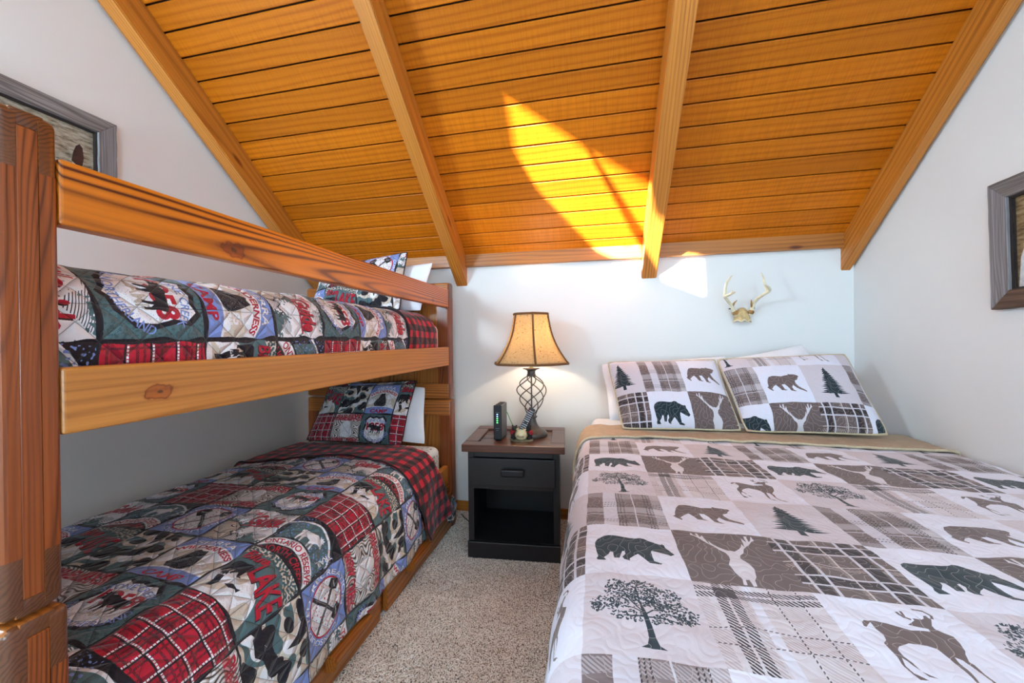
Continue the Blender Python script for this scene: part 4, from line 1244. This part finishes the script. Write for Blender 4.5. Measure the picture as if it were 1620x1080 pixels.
def rim(t_, rad):
    pts = []
    for k in range(6):
        a0, a1 = seam[k], seam[k] + PI / 3
        for j in range(6):
            q = j / 6
            pc = Vector((math.cos(a0 + (a1 - a0) * q), math.sin(a0 + (a1 - a0) * q)))
            pl = Vector((math.cos(a0), math.sin(a0))) * (1 - q) + Vector((math.cos(a1), math.sin(a1))) * q
            p = (pc * .45 + pl * .55) * shade_r(t_) * 1.003
            pts.append((p.x, p.y, zs0 + (zs1 - zs0) * t_))
    m = MB(); m.tube(pts, rad, 6, closed=True); m.build('rim_trim', M_SHTRIM, shade, smooth=True)
rim(0.0, .008); rim(1.0, .008)
lp = bpy.data.lights.new('lamp_bulb', 'POINT'); lp.energy = 7.5; lp.color = (1.0, .86, .66); lp.shadow_soft_size = .03
lo = bpy.data.objects.new('lamp_bulb', lp); COL.objects.link(lo); lo.location = (0, 0, BULB_Z); lo.parent = lamp
bulb.visible_shadow = True
lo.location = (0, 0, .63)

# ------------------------------------------------------------------ small things on the nightstand
M_BLKPL = plain('black_plastic', srgb(30, 31, 36), .45)
M_GREYPL = plain('grey_plastic', srgb(104, 106, 110), .5)
ro = thing('router', 'slim black upright modem with green status lights beside the lamp', 'router', (-.590, 2.385, .668), math.radians(-1))
m = MB(); m.box(-.024, .024, -.055, .085, .012, .222, bev=.004); body = m.build('body', M_GREYPL, ro)
m = MB(); m.box(-.026, .026, -.066, -.053, .008, .224, bev=.005); m.build('front_panel', M_BLKPL, ro)
m = MB(); m.box(-.021, .021, -.05, .08, 0, .013, bev=.003); m.build('foot', M_BLKPL, ro)
for k in range(7):
    m = MB(); m.box(-.018, .018, -.045 + k * .018, -.036 + k * .018, .221, .2245); m.build('vent_bar', M_BLKPL, ro)
ledg = emit('green_led', (.2, 1, .3, 1), 1.4); ledb = emit('blue_led', (.4, .6, 1, 1), 1.4)
for k in range(5):
    z = .168 - k * .013
    m = MB(); m.box(-.005, .004, -.068, -.0655, z - .003, z + .003); m.build('status_light', ledb if k < 2 else ledg, ro)
for q in ((-.012, .012, .178, .181), (-.012, .012, .078, .081), (-.006, .006, .066, .069)):
    m = MB(); m.box(q[0], q[1], -.0668, -.0655, q[2], q[3]); m.build('marking', M_GREYPL, ro)
# green patch lead
m = MB(); m.tube([(-.570, 2.455, .835), (-.555, 2.445, .822), (-.535, 2.428, .785), (-.512, 2.412, .748), (-.490, 2.402, .715), (-.478, 2.398, .690), (-.475, 2.398, .672)], .0025, 8)
tag(m.build('network_cable', plain('green_cable', srgb(60, 150, 70), .5), smooth=True), 'thin green cable curving down from behind the black modem', 'cable')

hd = thing('remote_holder', 'small figurine of two black bears in red plaid hugging a honey pot', 'figurine', (-.444, 2.345, .668), math.radians(4))
M_STONE = plain('mossy_stone', srgb(118, 108, 84), .8, noise=.35, nscale=60, bump=.5)
M_POT = plain('cream_glaze', srgb(222, 205, 160), .35, noise=.12, nscale=30)
M_FUR = plain('black_fur', srgb(30, 28, 28), .8, noise=.4, nscale=120, bump=.6)
M_VEST = plain('red_plaid_cloth', srgb(150, 26, 34), .8, noise=.6, nscale=140)
m = MB(); m.lathe([(.060, 0), (.066, .004), (.064, .014), (.050, .018)], 20); 
for v in m.bm.verts: v.co.x *= 1.1; v.co.y *= .7
m.build('base', M_STONE, hd)
pr = [(.020, .016), (.032, .022), (.040, .040), (.038, .056), (.028, .068), (.027, .074), (.032, .077), (.031, .082), (.025, .081), (.024, .05), (.004, .035)]
m = MB(); m.lathe(pr, 28, c=(0, -.012)); o = m.build('honey_pot', M_POT, hd); smooth_angle(o, 50)
V, T = text_tris('Honey', .02)
m = MB()
vs_ = []
for x, y in V:
    a = -PI / 2 + (x - .5) * 1.25; z = .040 + (y - .5) * .022; r_ = np.interp(z, [.022, .040, .056, .068], [.032, .040, .038, .028]) + .0009
    vs_.append(m.bm.verts.new((r_ * math.cos(a), -.012 + r_ * math.sin(a), z)))
for t_ in T:
    try: m.bm.faces.new([vs_[i] for i in t_])
    except ValueError: pass
m.build('lettering', plain('brown_lettering', srgb(60, 34, 22), .6), hd, fix=False)
for sx in (-1, 1):
    b_ = MB(); cx = sx * .050
    b_.ell((cx, .006, .042), (.019, .018, .028)); b_.ell((cx - sx * .006, -.002, .080), (.017, .017, .016)); b_.ell((cx - sx * .012, -.016, .076), (.008, .009, .007))
    for e in (-1, 1): b_.ell((cx - sx * .006 + e * .012, .002, .095), (.006, .004, .006), sub=1)
    b_.ell((cx - sx * .014, -.016, .052), (.017, .008, .008)); b_.ell((cx - sx * .004, -.016, .022), (.011, .016, .009)); b_.ell((cx, .002, .024), (.02, .018, .012))
    bo = b_.build('bear', M_FUR, hd, smooth=True)
    v_ = MB(); v_.ell((cx + sx * .003, .007, .052), (.021, .0195, .020)); v_.build('vest', M_VEST, bo, smooth=True)

rc = thing('remote_control', 'slim black remote standing tilted in the honey pot', 'remote', (-.451, 2.332, .712))
rc.rotation_euler = (math.radians(-14), math.radians(24), math.radians(-6))
m = MB(); m.box(-.0205, .0205, -.008, .008, 0, .180, bev=.006, seg=3); m.build('body', M_BLKPL, rc)
M_BTN = plain('pale_buttons', srgb(200, 200, 208), .5); M_BTNR = plain('red_button', srgb(200, 40, 40), .5); M_BTNY = plain('yellow_button', srgb(220, 180, 60), .5)
for r_ in range(11):
    for c_ in range(4):
        if r_ in (4,) and c_ in (1, 2): continue
        x = -.0135 + c_ * .009; z = .030 + r_ * .0130
        m = MB(); wbt = .0026 if r_ != 5 else .004
        m.box(x - wbt, x + wbt, -.0098, -.0078, z - .0028, z + .0028)
        m.build('button', M_BTNR if (r_ == 10 and c_ == 0) else (M_BTNY if (r_ == 1 and c_ == 2) else M_BTN), rc)

# black lead on the carpet between bunk and nightstand
m = MB(); m.tube([(-.97, 2.70, .012), (-.94, 2.66, .011), (-.88, 2.60, .011), (-.83, 2.58, .011), (-.81, 2.64, .011), (-.77, 2.71, .02), (-.72, 2.755, .12)], .0035, 8)
tag(m.build('power_cord', plain('black_cord', srgb(24, 22, 22), .5), smooth=True), 'thin black cord lying on the carpet between bunk and nightstand', 'cord')

# ------------------------------------------------------------------ antlers on the back wall
M_ANTLER = plain('antler_bone', srgb(232, 222, 190), .5, noise=.10, nscale=25)
M_SKULL = plain('skull_bone', srgb(206, 178, 126), .65, noise=.3, nscale=45, bump=.4)
M_BURR = plain('brown_bone', srgb(160, 120, 70), .7, noise=.35, nscale=60, bump=.6)
an = thing('antler_mount', 'bleached deer antlers on a tan skull plate hung on the back wall', 'antlers', (.955, D - .001, 1.43))
A0 = Vector((.955, D - .001, 1.43))
def wl(x, d, z): return Vector((x, D - .001 - d, z)) - A0
m = MB()
G = []
for i in range(15):
    v = i / 14; row = []
    for j in range(19):
        u = -1 + 2 * j / 18
        wdt = .054 * (1 - .28 * v)
        zz = 1.408 + .088 * v - .030 * abs(u) ** 2.2 * v + .006 * math.cos(u * 9) * (1 - v)
        dd = .052 * math.sqrt(max(0, 1 - u * u * .95)) * math.sqrt(max(0, 1 - .93 * v ** 2.2))
        row.append(wl(.955 + u * wdt, .004 + dd, zz))
    G.append(row)
m.grid(G); sk = m.build('skull_plate', M_SKULL, an); md = sk.modifiers.new('thickness', 'SOLIDIFY'); md.thickness = .008
m = MB(); m.tube([p for p in G[0]], .0045, 7); m.build('sawn_edge', M_ANTLER, sk, smooth=True)
def tine(pts, rad, name='antler', mt=M_ANTLER, parent=an):
    # smooth path
    P = [Vector(p) for p in pts]; out = []; rr_ = []
    for i in range(len(P) - 1):
        p0, p1, p2, p3 = P[max(i - 1, 0)], P[i], P[i + 1], P[min(i + 2, len(P) - 1)]
        for k in range(6):
            t_ = k / 6
            out.append(0.5 * ((2 * p1) + (p2 - p0) * t_ + (2 * p0 - 5 * p1 + 4 * p2 - p3) * t_ ** 2 + (3 * p1 - p0 - 3 * p2 + p3) * t_ ** 3)); rr_.append(rad[i] + (rad[i + 1] - rad[i]) * t_)
    out.append(P[-1]); rr_.append(rad[-1])
    m = MB(); m.tube(out, rr_, 9); return m.build(name, mt, parent, smooth=True)
# antlers (room coordinates: x, distance off the wall, z)
def run(name, pts, rad, mt, parent): return tine([wl(*p) for p in pts], rad, name, mt, parent)
la_ = run('antler', [(.912, .03, 1.442), (.897, .045, 1.470), (.877, .060, 1.506), (.845, .090, 1.540), (.820, .120, 1.562), (.820, .130, 1.602), (.828, .130, 1.644), (.848, .120, 1.674), (.871, .100, 1.699)], [.014, .012, .0105, .0095, .0090, .0080, .0070, .0055, .0018], M_ANTLER, an)
run('tine', [(.822, .120, 1.562), (.831, .170, 1.568), (.849, .220, 1.577)], [.0085, .0085, .003], M_ANTLER, la_)
run('tine', [(.834, .180, 1.569), (.836, .200, 1.578), (.833, .215, 1.590)], [.006, .005, .0018], M_ANTLER, la_)
run('tine', [(.886, .050, 1.500), (.889, .070, 1.520), (.904, .080, 1.540)], [.007, .006, .0018], M_BURR, la_)
ra_ = run('antler', [(.996, .03, 1.446), (1.003, .040, 1.478), (1.008, .060, 1.519), (1.015, .100, 1.543), (1.031, .140, 1.564), (1.044, .180, 1.579), (1.043, .200, 1.591), (1.023, .220, 1.606), (.998, .240, 1.613)], [.014, .012, .0105, .0095, .0092, .0090, .0085, .0065, .002], M_ANTLER, an)
run('tine', [(1.041, .172, 1.580), (1.028, .170, 1.630), (1.024, .160, 1.667), (1.023, .140, 1.700)], [.008, .0072, .0055, .0018], M_ANTLER, ra_)
run('tine', [(1.003, .045, 1.490), (.994, .062, 1.516), (.990, .070, 1.540)], [.007, .006, .0018], M_BURR, ra_)
for (x, z, c) in ((.903, 1.462, -1), (.998, 1.464, 1)):
    m = MB(); m.tube([wl(x - c * .003, .042, z - .012), wl(x, .044, z), wl(x + c * .002, .046, z + .012)], [.014, .018, .013], 10)
    for k in range(7): m.ell(wl(x + .015 * math.cos(k * .9), .044 + .015 * math.sin(k * .9), z + .003 * math.sin(k * 2)), (.005, .005, .005), sub=1)
    m.build('burr', M_BURR, an, smooth=True)
for (x, z) in ((.880, 1.490), (1.022, 1.491)):
    m = MB(); m.tube([wl(x, .0, z), wl(x, .024, z), wl(x, .027, z)], [.0025, .0025, .005], 8); m.build('screw', M_BLKPL, an, smooth=True)

# ------------------------------------------------------------------ framed bark pictures
W_BARN = wood('barn_wood', srgb(150, 146, 146), srgb(72, 66, 66), 'Y', ring=.01, contrast=.6, tilt=2, fine=.9, warp=.12, warp_f=9, rough=.85, coat=0, offs=(.04, .03))
W_BARNZ = wood('barn_wood_upright', srgb(150, 148, 152), srgb(74, 70, 74), 'Z', ring=.01, contrast=.6, tilt=2, fine=.9, warp=.12, warp_f=9, rough=.85, coat=0, offs=(.04, .03))
W_BARND = wood('barn_wood_dark', srgb(112, 88, 72), srgb(50, 36, 28), 'Y', ring=.008, contrast=.8, tilt=2, fine=.8, rough=.85, coat=0)
def bark_mat(name, c1, c2, c3):
    m_, nt, b = mat(name); L = nt.links.new
    tc = N(nt, 'ShaderNodeTexCoord'); mp = N(nt, 'ShaderNodeMapping'); mp.inputs['Scale'].default_value = (8, 10, 38); L(tc.outputs['Object'], mp.inputs[0])
    n1 = N(nt, 'ShaderNodeTexNoise', i_Scale=2.0, i_Detail=8.0, i_Roughness=.7); L(mp.outputs[0], n1.inputs['Vector'])
    n2 = N(nt, 'ShaderNodeTexNoise', i_Scale=1.0, i_Detail=6.0); L(tc.outputs['Object'], n2.inputs['Vector'])
    rp = ramp(nt, [(0.32, srgb(46, 34, 26)), (0.42, c1), (0.55, c2), (0.7, c3)]); L(n1.outputs[0], rp.inputs[0]); L(rp.outputs[0], b.inputs['Base Color'])
    bp = N(nt, 'ShaderNodeBump', i_Strength=.8, i_Distance=.01); L(n1.outputs[0], bp.inputs['Height']); L(bp.outputs[0], b.inputs['Normal'])
    b.inputs['Roughness'].default_value = .85
    return m_
def glass_mat():
    m_, nt, b = mat('picture_glass')
    b.inputs['Base Color'].default_value = (1, 1, 1, 1); b.inputs['Roughness'].default_value = .02; b.inputs['Transmission Weight'].default_value = 1.0; b.inputs['IOR'].default_value = 1.1
    b.inputs['Alpha'].default_value = .25
    return m_
M_GLASS = glass_mat()
def picture(label, loc_, facing, wdt, hgt, bw, bark, bottom_dark, tilt, group):
    """local: y along the wall, z up, x = out of the wall (facing +1 / -1)"""
    p = thing('framed_picture', label, 'picture', loc_, 0, group); p.rotation_euler = (tilt, 0, 0)
    f = facing
    def bar(poly, name, mt):
        m = MB()
        m.prism(poly, 'X', min(0, f * .034), max(0, f * .034))
        bmesh.ops.bevel(m.bm, geom=list(m.bm.edges), offset=.002, segments=1, affect='EDGES')
        # weathered, slightly uneven edges
        bmesh.ops.subdivide_edges(m.bm, edges=[e for e in m.bm.edges if e.calc_length() > .15], cuts=14)
        for v in m.bm.verts:
            v.co.y += .0016 * vnoise(v.co.z, v.co.y, 3, 90); v.co.z += .0016 * vnoise(v.co.y, v.co.z, 5, 90)
        m.build(name, mt, p)
    a, b_ = wdt / 2, hgt / 2
    bar([(-a, b_), (a, b_), (a - bw, b_ - bw), (-a + bw, b_ - bw)], 'frame_bar', W_BARN)
    bar([(-a, -b_), (-a + bw, -b_ + bw), (a - bw, -b_ + bw), (a, -b_)], 'frame_bar', W_BARND if bottom_dark else W_BARN)
    bar([(a, b_), (a, -b_), (a - bw, -b_ + bw), (a - bw, b_ - bw)], 'frame_bar', W_BARNZ)
    bar([(-a, -b_), (-a, b_), (-a + bw, b_ - bw), (-a + bw, -b_ + bw)], 'frame_bar', W_BARNZ)
    m = MB(); m.box(min(f * .004, f * .010), max(f * .004, f * .010), -a + bw - .004, a - bw + .004, -b_ + bw - .004, b_ - bw + .004)
    bk = m.build('bark_panel', bark, p)
    m = MB()
    e = .008
    for q in ((-a + bw, -a + bw + e, -b_ + bw, b_ - bw), (a - bw - e, a - bw, -b_ + bw, b_ - bw), (-a + bw + e, a - bw - e, -b_ + bw, -b_ + bw + e), (-a + bw + e, a - bw - e, b_ - bw - e, b_ - bw)):
        m.box(min(f * .010, f * .024), max(f * .010, f * .024), *q)
    m.build('inner_fillet', plain('dark_fillet', srgb(40, 30, 28), .7), p)
    m = MB(); m.box(min(f * .018, f * .020), max(f * .018, f * .020), -a + bw + e, a - bw - e, -b_ + bw + e, b_ - bw - e); m.build('glass', M_GLASS, p)
    return p, bk
M_BARK1 = bark_mat('pale_birch_bark', srgb(142, 130, 110), srgb(184, 174, 154), srgb(206, 200, 186))
M_BARK2 = bark_mat('brown_bark', srgb(116, 90, 58), srgb(158, 130, 88), srgb(184, 164, 132))
pl_, bk = picture('grey barn wood picture frame with birch bark, high on the left wall', (XL + .002, 1.125, 2.108), 1, .60, .50, .070, M_BARK1, False, 0.0, 'barn wood picture frames')
# dark bark silhouette and white patch on the left picture
m = MB(); m.prism([(.145, .015), (.150, .05), (.160, .085), (.172, .098), (.182, .085), (.186, .04), (.180, .0), (.165, -.005)], 'X', .011, .014); m.build('cut_out', plain('rust_bark', srgb(66, 38, 30), .9, noise=.3, nscale=60), bk)
m = MB(); m.prism([(.148, .008), (.168, -.006), (.188, -.012), (.192, -.06), (.15, -.06)], 'X', .011, .0135); m.build('cut_out', plain('white_birch', srgb(214, 212, 214), .9, noise=.2, nscale=60), bk)
pr_, bk2 = picture('barn wood frame with darker bottom bar and brown bark, on the right wall', (XR - .002, 1.63, 1.657), -1, .56, .50, .070, M_BARK2, True, math.radians(-1.5), 'barn wood picture frames')
m = MB(); m.prism([(.195, -.175), (.10, -.175), (.06, -.08), (.12, -.02), (.165, .0), (.186, -.06)], 'X', -.0135, -.011); m.build('cut_out', plain('white_birch_pale', srgb(204, 206, 208), .9, noise=.2, nscale=60), bk2)
